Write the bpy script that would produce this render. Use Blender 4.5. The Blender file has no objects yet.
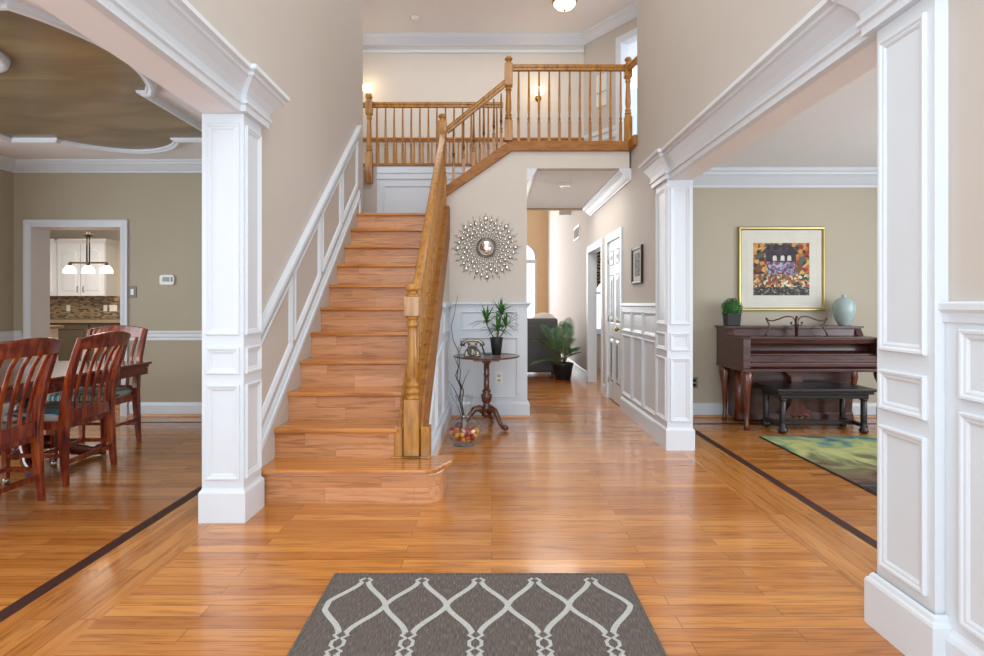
import bpy, bmesh, math, random
from math import sin, cos, pi, radians as R, sqrt
from mathutils import Vector as V, Matrix as M4
random.seed(7)
sc = bpy.context.scene
COL = sc.collection
# ------------------------------------------------------------------ camera
cd = bpy.data.cameras.new('camera'); cam = bpy.data.objects.new('camera', cd); COL.objects.link(cam)
cam.location = (0, 0, 1.23); cam.rotation_euler = (pi/2, 0, 0)
cd.sensor_width = 36.0; cd.lens = 36.0*590/984; cd.shift_y = -24/984; cd.clip_start = .05; cd.clip_end = 100
sc.camera = cam
# ------------------------------------------------------------------ world, lights, exposure
w = bpy.data.worlds.new('sky'); sc.world = w; w.use_nodes = True
bg = w.node_tree.nodes['Background']; bg.inputs[0].default_value = (.86, .93, 1, 1); bg.inputs[1].default_value = 2.0
sc.view_settings.view_transform = 'Standard'; sc.view_settings.look = 'None'
sc.view_settings.exposure = 0.16; sc.view_settings.gamma = 1; sc.view_settings.use_curve_mapping = False
def area(name, loc, rot, sx, sy, power, color=(1, 1, 1)):
    l = bpy.data.lights.new(name, 'AREA'); l.shape = 'RECTANGLE'; l.size = sx; l.size_y = sy
    l.energy = power; l.color = color
    o = bpy.data.objects.new(name, l); COL.objects.link(o); o.location = loc; o.rotation_euler = rot; return o
DAY = (.84, .93, 1.0); WARM = (1, .88, .72)
area('front_window_daylight', (0, -2.0, 3.4), (R(101), 0, 0), 2.6, 3.0, 62, DAY)
area('left_front_fill', (-1.0, -2.2, 1.5), (R(90), 0, R(-34)), .8, 2.4, 42, DAY)  # unseen fill added to brighten the right wall
area('right_front_fill', (1.0, -2.2, 1.5), (R(90), 0, R(34)), .8, 2.4, 15, DAY)  # added counterpart, an unseen fill aimed at the left wall
area('foyer_overhead_fill', (0, 3.0, 5.3), (0, 0, 0), 2.2, 3.6, 62, (1, .98, .95))  # invented overhead fill for floor and treads, no fixture there
area('dining_window_daylight', (-5.15, 3.2, 1.5), (0, R(-90), 0), 1.7, 3.6, 60, DAY)
area('dining_chandelier_light', (-3.6, 2.6, 2.6), (0, 0, 0), 1.0, 1.0, 24, WARM)
area('living_window_daylight', (5.3, 3.2, 1.5), (0, R(90), 0), 1.8, 4.0, 80, DAY)
area('family_window_daylight', (-1.2, 15.9, 2.3), (R(-90), 0, 0), 4.2, 3.6, 230, DAY)
area('family_side_daylight', (-2.8, 13.0, 2.0), (0, R(-90), 0), 3.0, 4.0, 48, DAY)
area('kitchen_light', (-6.4, 9.2, 2.65), (0, 0, 0), 2.0, 2.0, 80, WARM)
area('upper_hall_fill', (-.4, 7.9, 5.3), (0, 0, 0), 2.6, 1.2, 20, (1, .97, .93))  # extra fill to even out the upper hall, apart from its fittings
area('lower_hall_fill', (.88, 7.8, 2.68), (0, 0, 0), .7, 2.0, 20, (1, .95, .88))  # fill added for the lower hall, which has no visible lamp
area('side_room_daylight', (3.6, 9.6, 1.6), (0, R(90), 0), 1.6, 1.6, 26, DAY)
area('upper_bedroom_daylight', (3.4, 9.2, 4.4), (0, R(90), 0), 1.4, 1.4, 6, (.75, .86, 1))
# ------------------------------------------------------------------ materials
def hexc(h):
    h = h.lstrip('#'); c = [int(h[i:i+2], 16)/255 for i in (0, 2, 4)]
    return tuple((x/12.92 if x <= .04045 else ((x+.055)/1.055)**2.4) for x in c) + (1,)
def newmat(name, rough=.5, metal=0):
    m = bpy.data.materials.new(name); m.use_nodes = True; nt = m.node_tree
    b = nt.nodes['Principled BSDF']; b.inputs['Roughness'].default_value = rough; b.inputs['Metallic'].default_value = metal
    return m, nt, b
def N(nt, t, **kw):
    n = nt.nodes.new(t)
    for k, v in kw.items(): setattr(n, k, v)
    return n
def ramp(nt, src, stops, const=False):
    r = N(nt, 'ShaderNodeValToRGB'); r.color_ramp.interpolation = 'CONSTANT' if const else 'LINEAR'
    e = r.color_ramp.elements
    while len(e) < len(stops): e.new(.5)
    for i, (p, c) in enumerate(stops): e[i].position = p; e[i].color = hexc(c) if isinstance(c, str) else c
    nt.links.new(src, r.inputs[0]); return r
def coords(nt, scale=(1, 1, 1), rot=(0, 0, 0)):
    t = N(nt, 'ShaderNodeTexCoord'); mp = N(nt, 'ShaderNodeMapping')
    mp.inputs['Scale'].default_value = scale; mp.inputs['Rotation'].default_value = rot
    nt.links.new(t.outputs['Object'], mp.inputs[0]); return mp.outputs[0]
def plain(name, col, rough=.5, metal=0, var=.04, nscale=6, bump=0):
    m, nt, b = newmat(name, rough, metal)
    c = hexc(col); n = N(nt, 'ShaderNodeTexNoise'); n.inputs['Scale'].default_value = nscale; n.inputs['Detail'].default_value = 4
    nt.links.new(coords(nt), n.inputs['Vector'])
    lo = tuple(x*(1-var) for x in c[:3])+(1,); hi = tuple(min(1, x*(1+var)) for x in c[:3])+(1,)
    r = ramp(nt, n.outputs[0], [(.3, lo), (.7, hi)]); nt.links.new(r.outputs[0], b.inputs['Base Color'])
    if bump:
        bp = N(nt, 'ShaderNodeBump'); bp.inputs['Strength'].default_value = bump; bp.inputs['Distance'].default_value = .002
        n2 = N(nt, 'ShaderNodeTexNoise'); n2.inputs['Scale'].default_value = nscale*30; nt.links.new(coords(nt), n2.inputs['Vector'])
        nt.links.new(n2.outputs[0], bp.inputs['Height']); nt.links.new(bp.outputs[0], b.inputs['Normal'])
    return m
def wood(name, dark, mid, light, scale=(2, 30, 30), rough=.35, coat=.3, rot=(0, 0, 0)):
    m, nt, b = newmat(name, rough)
    n = N(nt, 'ShaderNodeTexNoise'); n.inputs['Scale'].default_value = 1; n.inputs['Detail'].default_value = 5; n.inputs['Distortion'].default_value = .7
    nt.links.new(coords(nt, scale, rot), n.inputs['Vector'])
    r = ramp(nt, n.outputs[0], [(.3, dark), (.5, mid), (.72, light)])
    nt.links.new(r.outputs[0], b.inputs['Base Color'])
    b.inputs['Coat Weight'].default_value = coat; b.inputs['Coat Roughness'].default_value = .12
    return m
def planks(name, c1, c2, along='x', rough=.22, row=.095, length=1.15, coat=.35, mort='#5a3010'):
    m, nt, b = newmat(name, rough)
    rot = (0, 0, 0) if along == 'x' else (0, 0, R(90))
    if along == 'xz': rot = (R(90), 0, 0)
    co = coords(nt, (1, 1, 1), rot)
    br = N(nt, 'ShaderNodeTexBrick'); br.offset = .37; br.offset_frequency = 2
    br.inputs['Scale'].default_value = 1; br.inputs['Brick Width'].default_value = length; br.inputs['Row Height'].default_value = row
    br.inputs['Mortar Size'].default_value = .0011; br.inputs['Mortar Smooth'].default_value = .3; br.inputs['Bias'].default_value = 0
    br.inputs['Color1'].default_value = hexc(c1); br.inputs['Color2'].default_value = hexc(c2); br.inputs['Mortar'].default_value = hexc(mort)
    nt.links.new(co, br.inputs['Vector'])
    mp = N(nt, 'ShaderNodeMapping'); mp.inputs['Scale'].default_value = (3, 46, 46); nt.links.new(co, mp.inputs[0])
    n = N(nt, 'ShaderNodeTexNoise'); n.inputs['Scale'].default_value = 1; n.inputs['Detail'].default_value = 5; n.inputs['Distortion'].default_value = 1.1
    # shift the grain from board to board
    ad = N(nt, 'ShaderNodeVectorMath', operation='ADD'); sx = N(nt, 'ShaderNodeVectorMath', operation='SCALE'); sx.inputs['Scale'].default_value = 60
    nt.links.new(br.outputs['Color'], sx.inputs[0]); nt.links.new(mp.outputs[0], ad.inputs[0]); nt.links.new(sx.outputs[0], ad.inputs[1])
    nt.links.new(ad.outputs[0], n.inputs['Vector'])
    g = ramp(nt, n.outputs[0], [(.3, (.6, .52, .44, 1)), (.5, (1, 1, 1, 1)), (.75, (1.14, 1.14, 1.1, 1))])
    mx = N(nt, 'ShaderNodeMix', data_type='RGBA', blend_type='MULTIPLY'); mx.inputs[0].default_value = 1
    nt.links.new(br.outputs['Color'], mx.inputs[6]); nt.links.new(g.outputs[0], mx.inputs[7])
    nt.links.new(mx.outputs[2], b.inputs['Base Color'])
    b.inputs['Coat Weight'].default_value = coat; b.inputs['Coat Roughness'].default_value = .1
    bp = N(nt, 'ShaderNodeBump'); bp.inputs['Strength'].default_value = .12; bp.inputs['Distance'].default_value = .0015
    nt.links.new(n.outputs[0], bp.inputs['Height']); nt.links.new(bp.outputs[0], b.inputs['Normal'])
    return m
def glow(name, col, s):
    m, nt, b = newmat(name, .4); b.inputs['Base Color'].default_value = hexc(col)
    b.inputs['Emission Color'].default_value = hexc(col); b.inputs['Emission Strength'].default_value = s; return m
def glassmat(name):
    m = bpy.data.materials.new(name); m.use_nodes = True; nt = m.node_tree; nt.nodes.remove(nt.nodes['Principled BSDF'])
    t = N(nt, 'ShaderNodeBsdfTransparent'); t.inputs[0].default_value = (.93, .95, .945, 1); g = N(nt, 'ShaderNodeBsdfGlossy'); g.inputs['Roughness'].default_value = .02
    lw = N(nt, 'ShaderNodeLayerWeight'); lw.inputs[0].default_value = .3; mx = N(nt, 'ShaderNodeMixShader')
    pw = N(nt, 'ShaderNodeMath', operation='POWER'); pw.inputs[1].default_value = 2; nt.links.new(lw.outputs['Facing'], pw.inputs[0])
    ma = N(nt, 'ShaderNodeMath', operation='MULTIPLY_ADD'); ma.inputs[1].default_value = .75; ma.inputs[2].default_value = .07; nt.links.new(pw.outputs[0], ma.inputs[0]); nt.links.new(ma.outputs[0], mx.inputs[0]); nt.links.new(t.outputs[0], mx.inputs[1]); nt.links.new(g.outputs[0], mx.inputs[2]); nt.links.new(mx.outputs[0], nt.nodes['Material Output'].inputs[0]); return m
MT = dict(
    basecab=plain('dark_olive_cabinet', '#4d4434', .5),
    wall=plain('foyer_wall_paint', '#c1b9b1', .7, bump=.08, var=.012),
    cream=plain('upper_wall_paint', '#d2cac0', .7, var=.015),
    taupe=plain('dining_wall_paint', '#aca28d', .6, var=.03, nscale=2),
    olive=plain('living_wall_paint', '#b9af9c', .65, var=.02, nscale=2),
    orange=plain('family_wall_paint', '#e0c39b', .7, var=.02),
    ceil=plain('ceiling_paint', '#e9eaec', .8, var=.01),
    trayd=wood('dining_tray_paint', '#66563d', '#7d6b4e', '#96835f', (1.2, 3.4, 1), .3, .15),  # streaks in the brown paint in reflections off a metallic finish
    trim=plain('white_trim_paint', '#d5dce3', .35, var=.006),
    oak=planks('foyer_oak_planks', '#ca8844', '#aa682c', 'x', row=.086),
    oakr=planks('family_oak_planks', '#b0622a', '#8e4a1c', 'x'),
    oakb=planks('border_oak_planks', '#c68645', '#ac6c2f', 'y'),
    inlay=planks('dark_inlay_boards', '#3f1c15', '#341711', 'y', rough=.5, coat=0),
    inlayx=planks('dark_inlay_end_boards', '#3f1c15', '#341711', 'x', rough=.5, coat=0),
    tread=wood('tread_oak', '#9a5b22', '#bf7a36', '#cd8a45', (2, 45, 20), .22, .4),
    riser=planks('riser_oak', '#d0966a', '#bb8050', 'xz', rough=.38, row=.1, length=.55, coat=.1, mort='#a06a3a'),
    rail=wood('rail_oak', '#80500f', '#a87122', '#bd8434', (25, 25, 5), .3, .35),
    curb=wood('curb_oak', '#7c4a10', '#9a621e', '#ab722a', (8, 8, 30), .55, 0),
    cherry=wood('cherry_wood', '#4a120a', '#7e2a10', '#ad5420', (20, 20, 4), .2, .5),
    cherryd=wood('table_wood', '#47140b', '#621e10', '#7c2e18', (20, 4, 20), .16, .6),
    mahog=wood('piano_wood', '#351a16', '#4a2620', '#5c342b', (4, 25, 25), .3, .3),
    mahogl=wood('piano_leg_wood', '#481f14', '#64301f', '#7a4430', (25, 25, 5), .28, .4),
    black=plain('black_bench_paint', '#2a2426', .3),
    walnut=wood('pedestal_walnut', '#3c1d10', '#5a3020', '#744430', (20, 20, 5), .25, .5),
    brass=plain('brass', '#b48a3c', .25, 1), bronze=plain('dark_bronze', '#3a2d24', .4, .7),
    antique=plain('antique_silver_brass', '#8a857b', .3, .9, var=.3, nscale=40),
    chrome=plain('brushed_metal', '#b9b9b6', .25, 1), mirror=plain('mirror_glass', '#f2f2f2', .03, 1, var=0),
    wire=plain('pewter_wire', '#8d8678', .4, .8), gold=plain('gold_frame', '#b9a670', .35, .8),
    mat=plain('picture_mat', '#dcd9cd', .8), blackf=plain('black_frame', '#1d1d1f', .4),
    pot=plain('black_pot', '#1f2022', .35), soil=plain('soil', '#2d2118', .9, nscale=60, var=.4),
    leaf=plain('dracaena_leaf', '#356f2e', .45, var=.35, nscale=30), leafp=plain('palm_leaf', '#57805a', .5, var=.35, nscale=14),
    leafb=plain('boxwood_leaf', '#2f6a26', .55, var=.5, nscale=50), stem=plain('plant_stem', '#6c6a38', .6),
    twig=plain('dark_twig', '#2a201c', .7), sofa=plain('charcoal_leather', '#4b4b4e', .42, var=.06, nscale=20, bump=.2),
    celadon=plain('celadon_glaze', '#adc0bd', .12, var=.02), porc=plain('white_plastic', '#e6e5e0', .35, var=.01),
    greyp=plain('grey_plate', '#77766f', .4), screen=plain('display_grey', '#6b766c', .2), dark=plain('dark_void', '#15110e', .8),
    granite=plain('granite_counter', '#8b7b63', .3, var=.4, nscale=90), cushion=plain('white_cushion', '#efeeea', .8),
    glass=glassmat('clear_glass'), lampg=glow('lamp_glass', '#ffe9c4', 3.5), bowlg=glow('ceiling_bowl_glass', '#ffeccf', 1.6),
    pendg=glow('pendant_glass', '#ffedd2', 2.2), blueroom=plain('pale_blue_wall', '#c9d6e4', .7), grille=plain('vent_grille', '#b7b0a2', .5),
    keyred=plain('red_fruit', '#9c1f1c', .3, var=.3), keyyel=plain('yellow_fruit', '#d79b3a', .35, var=.25), keyor=plain('orange_fruit', '#c4602b', .35, var=.3),
    keypur=plain('dark_red_fruit', '#54161c', .35, var=.3),
    rug=None)
def mk_rug():
    m, nt, b = newmat('grey_woven_rug', .95)
    n = N(nt, 'ShaderNodeTexNoise'); n.inputs['Scale'].default_value = 1; n.inputs['Detail'].default_value = 3
    nt.links.new(coords(nt, (260, 26, 1)), n.inputs['Vector'])
    r = ramp(nt, n.outputs[0], [(.3, '#463f3b'), (.55, '#5f5650'), (.75, '#7d736b')]); nt.links.new(r.outputs[0], b.inputs['Base Color']); return m
MT['rug'] = mk_rug()
MT['rugline'] = plain('pale_rug_yarn', '#aeb0ab', .95, var=.15, nscale=120)
def mk_art_rug():
    m, nt, b = newmat('painterly_rug', .95)
    n = N(nt, 'ShaderNodeTexNoise'); n.inputs['Scale'].default_value = 3.2; n.inputs['Detail'].default_value = 9; n.inputs['Distortion'].default_value = 1.2
    co = coords(nt, (1, 1, 1)); nt.links.new(co, n.inputs['Vector'])
    sp = N(nt, 'ShaderNodeSeparateXYZ'); nt.links.new(co, sp.inputs[0])
    a = N(nt, 'ShaderNodeMath', operation='MULTIPLY_ADD'); a.inputs[1].default_value = -.42; a.inputs[2].default_value = .94; nt.links.new(sp.outputs[1], a.inputs[0])
    d = N(nt, 'ShaderNodeMath', operation='MULTIPLY_ADD'); d.inputs[1].default_value = .9; nt.links.new(n.outputs[0], d.inputs[0]); nt.links.new(a.outputs[0], d.inputs[2])
    s = N(nt, 'ShaderNodeMath', operation='SUBTRACT'); s.inputs[1].default_value = .3; nt.links.new(d.outputs[0], s.inputs[0])
    r = ramp(nt, s.outputs[0], [(.02, '#34545a'), (.16, '#5f8080'), (.24, '#93a56c'), (.33, '#bdb873'), (.43, '#a2a870'), (.55, '#6d6a45'), (.68, '#6a4f3e'), (.78, '#2b2523'), (1, '#1b1819')])
    nt.links.new(r.outputs[0], b.inputs['Base Color']); return m
MT['artrug'] = mk_art_rug()
def mk_stripe():
    m, nt, b = newmat('striped_seat_fabric', .85)
    t = coords(nt, (1, 1, 1)); sp = N(nt, 'ShaderNodeSeparateXYZ'); nt.links.new(t, sp.inputs[0])
    a = N(nt, 'ShaderNodeMath', operation='MULTIPLY'); a.inputs[1].default_value = 8.5; nt.links.new(sp.outputs[0], a.inputs[0])
    f = N(nt, 'ShaderNodeMath', operation='FRACT'); nt.links.new(a.outputs[0], f.inputs[0])
    r = ramp(nt, f.outputs[0], [(0, '#cfd3d0'), (.16, '#2d8fa0'), (.34, '#1c4f7a'), (.4, '#d8dad4'), (.5, '#9aa53a'), (.56, '#2a3f5a'), (.62, '#4aa9b4'), (.84, '#c9cecb'), (.95, '#3a4d66')], True)
    nt.links.new(r.outputs[0], b.inputs['Base Color']); return m
MT['stripe'] = mk_stripe()
def mk_mosaic():
    m, nt, b = newmat('mosaic_backsplash', .3)
    v = N(nt, 'ShaderNodeTexBrick'); v.inputs['Scale'].default_value = 1; v.inputs['Brick Width'].default_value = .07; v.inputs['Row Height'].default_value = .03
    v.inputs['Mortar Size'].default_value = .004; v.inputs['Color1'].default_value = hexc('#4a3524'); v.inputs['Color2'].default_value = hexc('#b09a78'); v.inputs['Mortar'].default_value = hexc('#6b5a46')
    nt.links.new(coords(nt, (1, 1, 1), (R(90), 0, 0)), v.inputs['Vector']); nt.links.new(v.outputs[0], b.inputs['Base Color']); return m
MT['mosaic'] = mk_mosaic()
def mk_paint(name, cols, sc_=22):
    m, nt, b = newmat(name, .6)
    v = N(nt, 'ShaderNodeTexVoronoi'); v.inputs['Scale'].default_value = sc_
    nt.links.new(coords(nt), v.inputs['Vector']); s = N(nt, 'ShaderNodeSeparateColor'); nt.links.new(v.outputs['Color'], s.inputs[0])
    r = ramp(nt, s.outputs[0], [(i/len(cols), c) for i, c in enumerate(cols)], True); nt.links.new(r.outputs[0], b.inputs['Base Color']); return m
MT['paintsky'] = mk_paint('print_town', ['#7a3f1f', '#b36a2a', '#3c2a26', '#c98f3f', '#4d5a4a', '#8f2f22', '#d0a860'], 26)
MT['paintcrowd'] = mk_paint('print_crowd', ['#c79a4c', '#d9c08a', '#a8702f', '#6a4a35', '#3f5a55', '#b5453a', '#e3d6b8', '#2b2a35'], 45)
MT['paintdark'] = mk_paint('print_house', ['#2c2430', '#382c36', '#241e28', '#473440'], 30)
MT['paintstreet'] = mk_paint('print_street', ['#2b2a2c', '#3a3634', '#8d8678', '#242326', '#4b443c'], 55)
MT['paintblue'] = mk_paint('print_porch', ['#5b6a8e', '#8d93b0', '#3c3e5e', '#a23c3c', '#aab0c0'], 40)
MT['zebra'] = None
def mk_zebra():
    m, nt, b = newmat('animal_print_fabric', .8)
    v = N(nt, 'ShaderNodeTexWave'); v.inputs['Scale'].default_value = 5; v.inputs['Distortion'].default_value = 9; v.inputs['Detail'].default_value = 3; v.bands_direction = 'Z'
    nt.links.new(coords(nt), v.inputs['Vector']); r = ramp(nt, v.outputs[0], [(.35, '#2b1d14'), (.55, '#b89a6c')]); nt.links.new(r.outputs[0], b.inputs['Base Color']); return m
MT['zebra'] = mk_zebra()
# ------------------------------------------------------------------ mesh builder
class MB:
    def __init__(s): s.v = []; s.f = []; s.mi = []; s.sm = []; s.m = 0
    def add(s, vs, fs, smooth=False):
        o = len(s.v); s.v += [tuple(x) for x in vs]
        for f in fs: s.f.append([o+i for i in f]); s.mi.append(s.m); s.sm.append(smooth)
        return s
    def box(s, x0, x1, y0, y1, z0, z1):
        vs = [(x, y, z) for z in (z0, z1) for y in (y0, y1) for x in (x0, x1)]
        return s.add(vs, [(0, 2, 3, 1), (4, 5, 7, 6), (0, 1, 5, 4), (2, 6, 7, 3), (0, 4, 6, 2), (1, 3, 7, 5)])
    def bar(s, p, q, w, h, up=(0, 0, 1)):
        p, q = V(p), V(q); d = (q-p).normalized(); a = d.cross(V(up)).normalized()*w/2; b = a.cross(d).normalized()*h/2
        return s.add([p-a-b, p+a-b, p+a+b, p-a+b, q-a-b, q+a-b, q+a+b, q-a+b], [(0, 3, 2, 1), (4, 5, 6, 7), (0, 1, 5, 4), (1, 2, 6, 5), (2, 3, 7, 6), (3, 0, 4, 7)])
    def tube(s, pts, r, n=8, ph=0, flat=1, smooth=True, up=(0, 0, 1)):
        pts = [V(p) for p in pts]; k = len(pts); r = list(r) if isinstance(r, (list, tuple)) else [r]*k
        d0 = (pts[1]-pts[0]).normalized(); u = V(up) if abs(d0.dot(V(up))) < .95 else V((1, 0, 0))
        a = (u - d0*u.dot(d0)).normalized(); rings = []
        for i, p in enumerate(pts):
            d = (pts[min(i+1, k-1)]-pts[max(i-1, 0)]).normalized()
            a = (a - d*a.dot(d)).normalized(); b = d.cross(a)
            rings.append([p + a*(cos(2*pi*j/n+ph)*r[i]*flat) + b*(sin(2*pi*j/n+ph)*r[i]) for j in range(n)])
        vs = [x for ri in rings for x in ri]
        fs = [(i*n+j, i*n+(j+1) % n, (i+1)*n+(j+1) % n, (i+1)*n+j) for i in range(k-1) for j in range(n)]
        s.add(vs, fs, smooth); o = len(s.v)-k*n
        for f in ([o+j for j in range(n)][::-1], [o+(k-1)*n+j for j in range(n)]): s.f.append(f); s.mi.append(s.m); s.sm.append(False)
        return s
    def lathe(s, prof, n=16, c=(0, 0, 0), M=None, smooth=True):
        k = len(prof); vs = []
        for (r, z) in prof:
            for j in range(n):
                p = V((r*cos(2*pi*j/n), r*sin(2*pi*j/n), z)); p = M @ p if M else p; vs.append(p+V(c))
        fs = [(i*n+j, i*n+(j+1) % n, (i+1)*n+(j+1) % n, (i+1)*n+j) for i in range(k-1) for j in range(n)]
        s.add(vs, fs, smooth); o = len(s.v)-k*n
        for i, f in ((0, [o+j for j in range(n)][::-1]), (k-1, [o+(k-1)*n+j for j in range(n)])):
            if prof[i][0] > 1e-4: s.f.append(f); s.mi.append(s.m); s.sm.append(False)
        return s
    def prism(s, poly, fn, h0, h1, smooth=False):
        n = len(poly); vs = [fn(u, v, h0) for u, v in poly]+[fn(u, v, h1) for u, v in poly]
        s.add(vs, [(i, (i+1) % n, n+(i+1) % n, n+i) for i in range(n)], smooth); o = len(s.v)-2*n
        for f in ([o+i for i in range(n)][::-1], [o+n+i for i in range(n)]): s.f.append(f); s.mi.append(s.m); s.sm.append(False)
        return s
    def frame(s, poly, prof, fn):            # a moulding run round a closed polygon: prof = (inset, height)
        n = len(poly); P = [V((u, v)) for u, v in poly]
        ar = sum(P[i].x*P[(i+1) % n].y-P[(i+1) % n].x*P[i].y for i in range(n))
        if ar < 0: P.reverse()
        mit = []
        for i in range(n):
            d1 = (P[i]-P[i-1]).normalized(); d2 = (P[(i+1) % n]-P[i]).normalized()
            n1 = V((-d1.y, d1.x)); n2 = V((-d2.y, d2.x)); mit.append((n1+n2)/max(.15, 1+n1.dot(n2)))
        k = len(prof); vs = []
        for i in range(n):
            for (a, h) in prof: q = P[i]+mit[i]*a; vs.append(fn(q.x, q.y, h))
        fs = [(i*k+j, ((i+1) % n)*k+j, ((i+1) % n)*k+j+1, i*k+j+1) for i in range(n) for j in range(k-1)]
        return s.add(vs, fs)
    def sweep(s, path, prof, side):          # prof = (out, z) along an open path in plan
        P = [V(p) for p in path]; n = len(P); mit = []
        for i in range(n):
            d1 = (P[i]-P[i-1]).normalized() if i else None; d2 = (P[i+1]-P[i]).normalized() if i < n-1 else None
            d1 = d1 or d2; d2 = d2 or d1; n1 = V((-d1.y, d1.x)); n2 = V((-d2.y, d2.x)); mit.append(side*(n1+n2)/max(.15, 1+n1.dot(n2)))
        k = len(prof); vs = []
        for i in range(n):
            for (a, z) in prof: q = P[i]+mit[i]*a; vs.append((q.x, q.y, z))
        s.add(vs, [(i*k+j, (i+1)*k+j, (i+1)*k+j+1, i*k+j+1) for i in range(n-1) for j in range(k-1)])
        o = len(s.v)-n*k
        for f in ([o+j for j in range(k)], [o+(n-1)*k+j for j in range(k)][::-1]): s.f.append(f); s.mi.append(s.m); s.sm.append(False)
        return s
    def sphere(s, c, r, n=12, sq=(1, 1, 1)):
        c = V(c); k = max(4, n//2); vs = []; fs = []
        vs.append(c+V((0, 0, -r*sq[2])))
        for i in range(1, k):
            a = -pi/2+pi*i/k
            for j in range(n): vs.append(c+V((r*cos(a)*cos(2*pi*j/n)*sq[0], r*cos(a)*sin(2*pi*j/n)*sq[1], r*sin(a)*sq[2])))
        vs.append(c+V((0, 0, r*sq[2]))); e = len(vs)-1
        for j in range(n):
            fs.append((0, 1+(j+1) % n, 1+j)); fs.append((e, 1+(k-2)*n+j, 1+(k-2)*n+(j+1) % n))
            for i in range(k-2): fs.append((1+i*n+j, 1+i*n+(j+1) % n, 1+(i+1)*n+(j+1) % n, 1+(i+1)*n+j))
        return s.add(vs, fs, True)
    def wallx(s, x0, x1, y0, y1, z0, z1, holes=()):
        y = y0
        for (a, b, c, d) in sorted(holes):
            if a > y: s.box(x0, x1, y, a, z0, z1)
            if c > z0: s.box(x0, x1, a, b, z0, c)
            if d < z1: s.box(x0, x1, a, b, d, z1)
            y = b
        if y < y1: s.box(x0, x1, y, y1, z0, z1)
        return s
    def wally(s, y0, y1, x0, x1, z0, z1, holes=()):
        x = x0
        for (a, b, c, d) in sorted(holes):
            if a > x: s.box(x, a, y0, y1, z0, z1)
            if c > z0: s.box(a, b, y0, y1, z0, c)
            if d < z1: s.box(a, b, y0, y1, d, z1)
            x = b
        if x < x1: s.box(x, x1, y0, y1, z0, z1)
        return s
    def build(s, name, mats, parent=None, bevel=0, recalc=True):
        me = bpy.data.meshes.new(name); off = ORG.get(root_of(parent), V((0, 0, 0))) if parent else V((0, 0, 0))
        me.from_pydata([V(v)-off for v in s.v], [], s.f)
        mats = mats if isinstance(mats, (list, tuple)) else [mats]
        for m in mats: me.materials.append(MT[m])
        me.polygons.foreach_set('material_index', s.mi); me.polygons.foreach_set('use_smooth', s.sm)
        if recalc:
            bm = bmesh.new(); bm.from_mesh(me); bmesh.ops.recalc_face_normals(bm, faces=bm.faces); bm.to_mesh(me); bm.free()
        o = bpy.data.objects.new(name, me); COL.objects.link(o)
        if parent: o.parent = parent
        if bevel:
            b = o.modifiers.new('edge', 'BEVEL'); b.width = bevel; b.segments = 2; b.limit_method = 'ANGLE'; b.angle_limit = R(40)
        return o
ORG = {}
def root_of(o):
    while o.parent: o = o.parent
    return o.name
def tag(o, label, cat, group=None, kind=None):
    o['label'] = label; o['category'] = cat
    if group: o['group'] = group
    if kind: o['kind'] = kind
    return o
def thing(name, label, cat, loc=(0, 0, 0), rz=0, group=None, world=True):
    o = bpy.data.objects.new(name, None); COL.objects.link(o); o.location = loc; o.rotation_euler = (0, 0, rz); o.empty_display_size = .1
    if world: ORG[o.name] = V(loc)
    return tag(o, label, cat, group)
def copy_tree(o, parent=None):
    c = o.copy(); COL.objects.link(c)
    if parent: c.parent = parent
    for ch in list(o.children): copy_tree(ch, c)
    return c
def struct(mb, name, mats, parent=None, bevel=0):
    o = mb.build(name, mats, parent, bevel)
    if not parent: o['kind'] = 'structure'
    return o
# plane mappings
XP = lambda x: (lambda u, v, h: (x+h, u, v))      # on a wall x = const, raised towards +x
XM = lambda x: (lambda u, v, h: (x-h, u, v))
YM = lambda y: (lambda u, v, h: (u, y-h, v))      # on a wall y = const, raised towards the camera
ZP = lambda z: (lambda u, v, h: (u, v, z+h))
PM = [(0, 0), (0, .010), (.004, .014), (.012, .013), (.018, .008), (.026, .007), (.034, .002), (.034, 0)]
PMS = [(0, 0), (0, .012), (.006, .015), (.014, .011), (.022, .004), (.022, 0)]
def rect(a, b, c, d): return [(a, c), (b, c), (b, d), (a, d)]
def crown(zt, h, d):
    q = [(0, 0), (.12, 0), (.14, .12), (.2, .16), (.26, .2), (.4, .32), (.62, .52), (.84, .66), (.86, .74), (.92, .78), (1, .84), (1, 1), (0, 1)]
    return [(a*d, zt-h+b*h) for a, b in q]
# ------------------------------------------------------------------ shell
XL, XR = -1.445, 1.52
CZ = 5.4            # upper ceiling
SZ = 2.28           # soffit of the wide openings
H2 = 2.71           # lower ceilings
F2 = 2.964          # upper floor
# floor
f = MB()
def fl(x0, x1, y0, y1, m): f.m = m; f.box(x0, x1, y0, y1, -.06, 0)
fl(-1.53, 1.58, -1.2, 9.1, 0); fl(-1.898, -1.53, -1.2, 6.5, 1); fl(-1.97, -1.898, -1.2, 6.1, 2)
fl(-5.45, -1.97, -1.2, 6.1, 0); fl(-5.45, -1.898, 6.1, 6.16, 3); fl(-5.45, -1.898, 6.16, 6.75, 0); fl(-9, -1.53, 6.75, 11.6, 0); fl(-9, -5.45, 6.5, 6.75, 0); fl(-1.898, -1.53, 6.5, 6.75, 0)
fl(1.58, 1.93, -1.2, 6.6, 1); fl(1.93, 1.995, -1.2, 6.02, 2); fl(1.995, 5.7, -1.2, 6.02, 0); fl(1.93, 5.7, 6.02, 6.085, 3); fl(1.93, 5.7, 6.085, 6.6, 0)
fl(1.58, 5.7, 6.6, 11.4, 0); fl(-3.9, 1.58, 9.1, 16.6, 4)
fo = struct(f, 'floor', ['oak', 'oakb', 'inlay', 'inlayx', 'oakr'])
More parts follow.
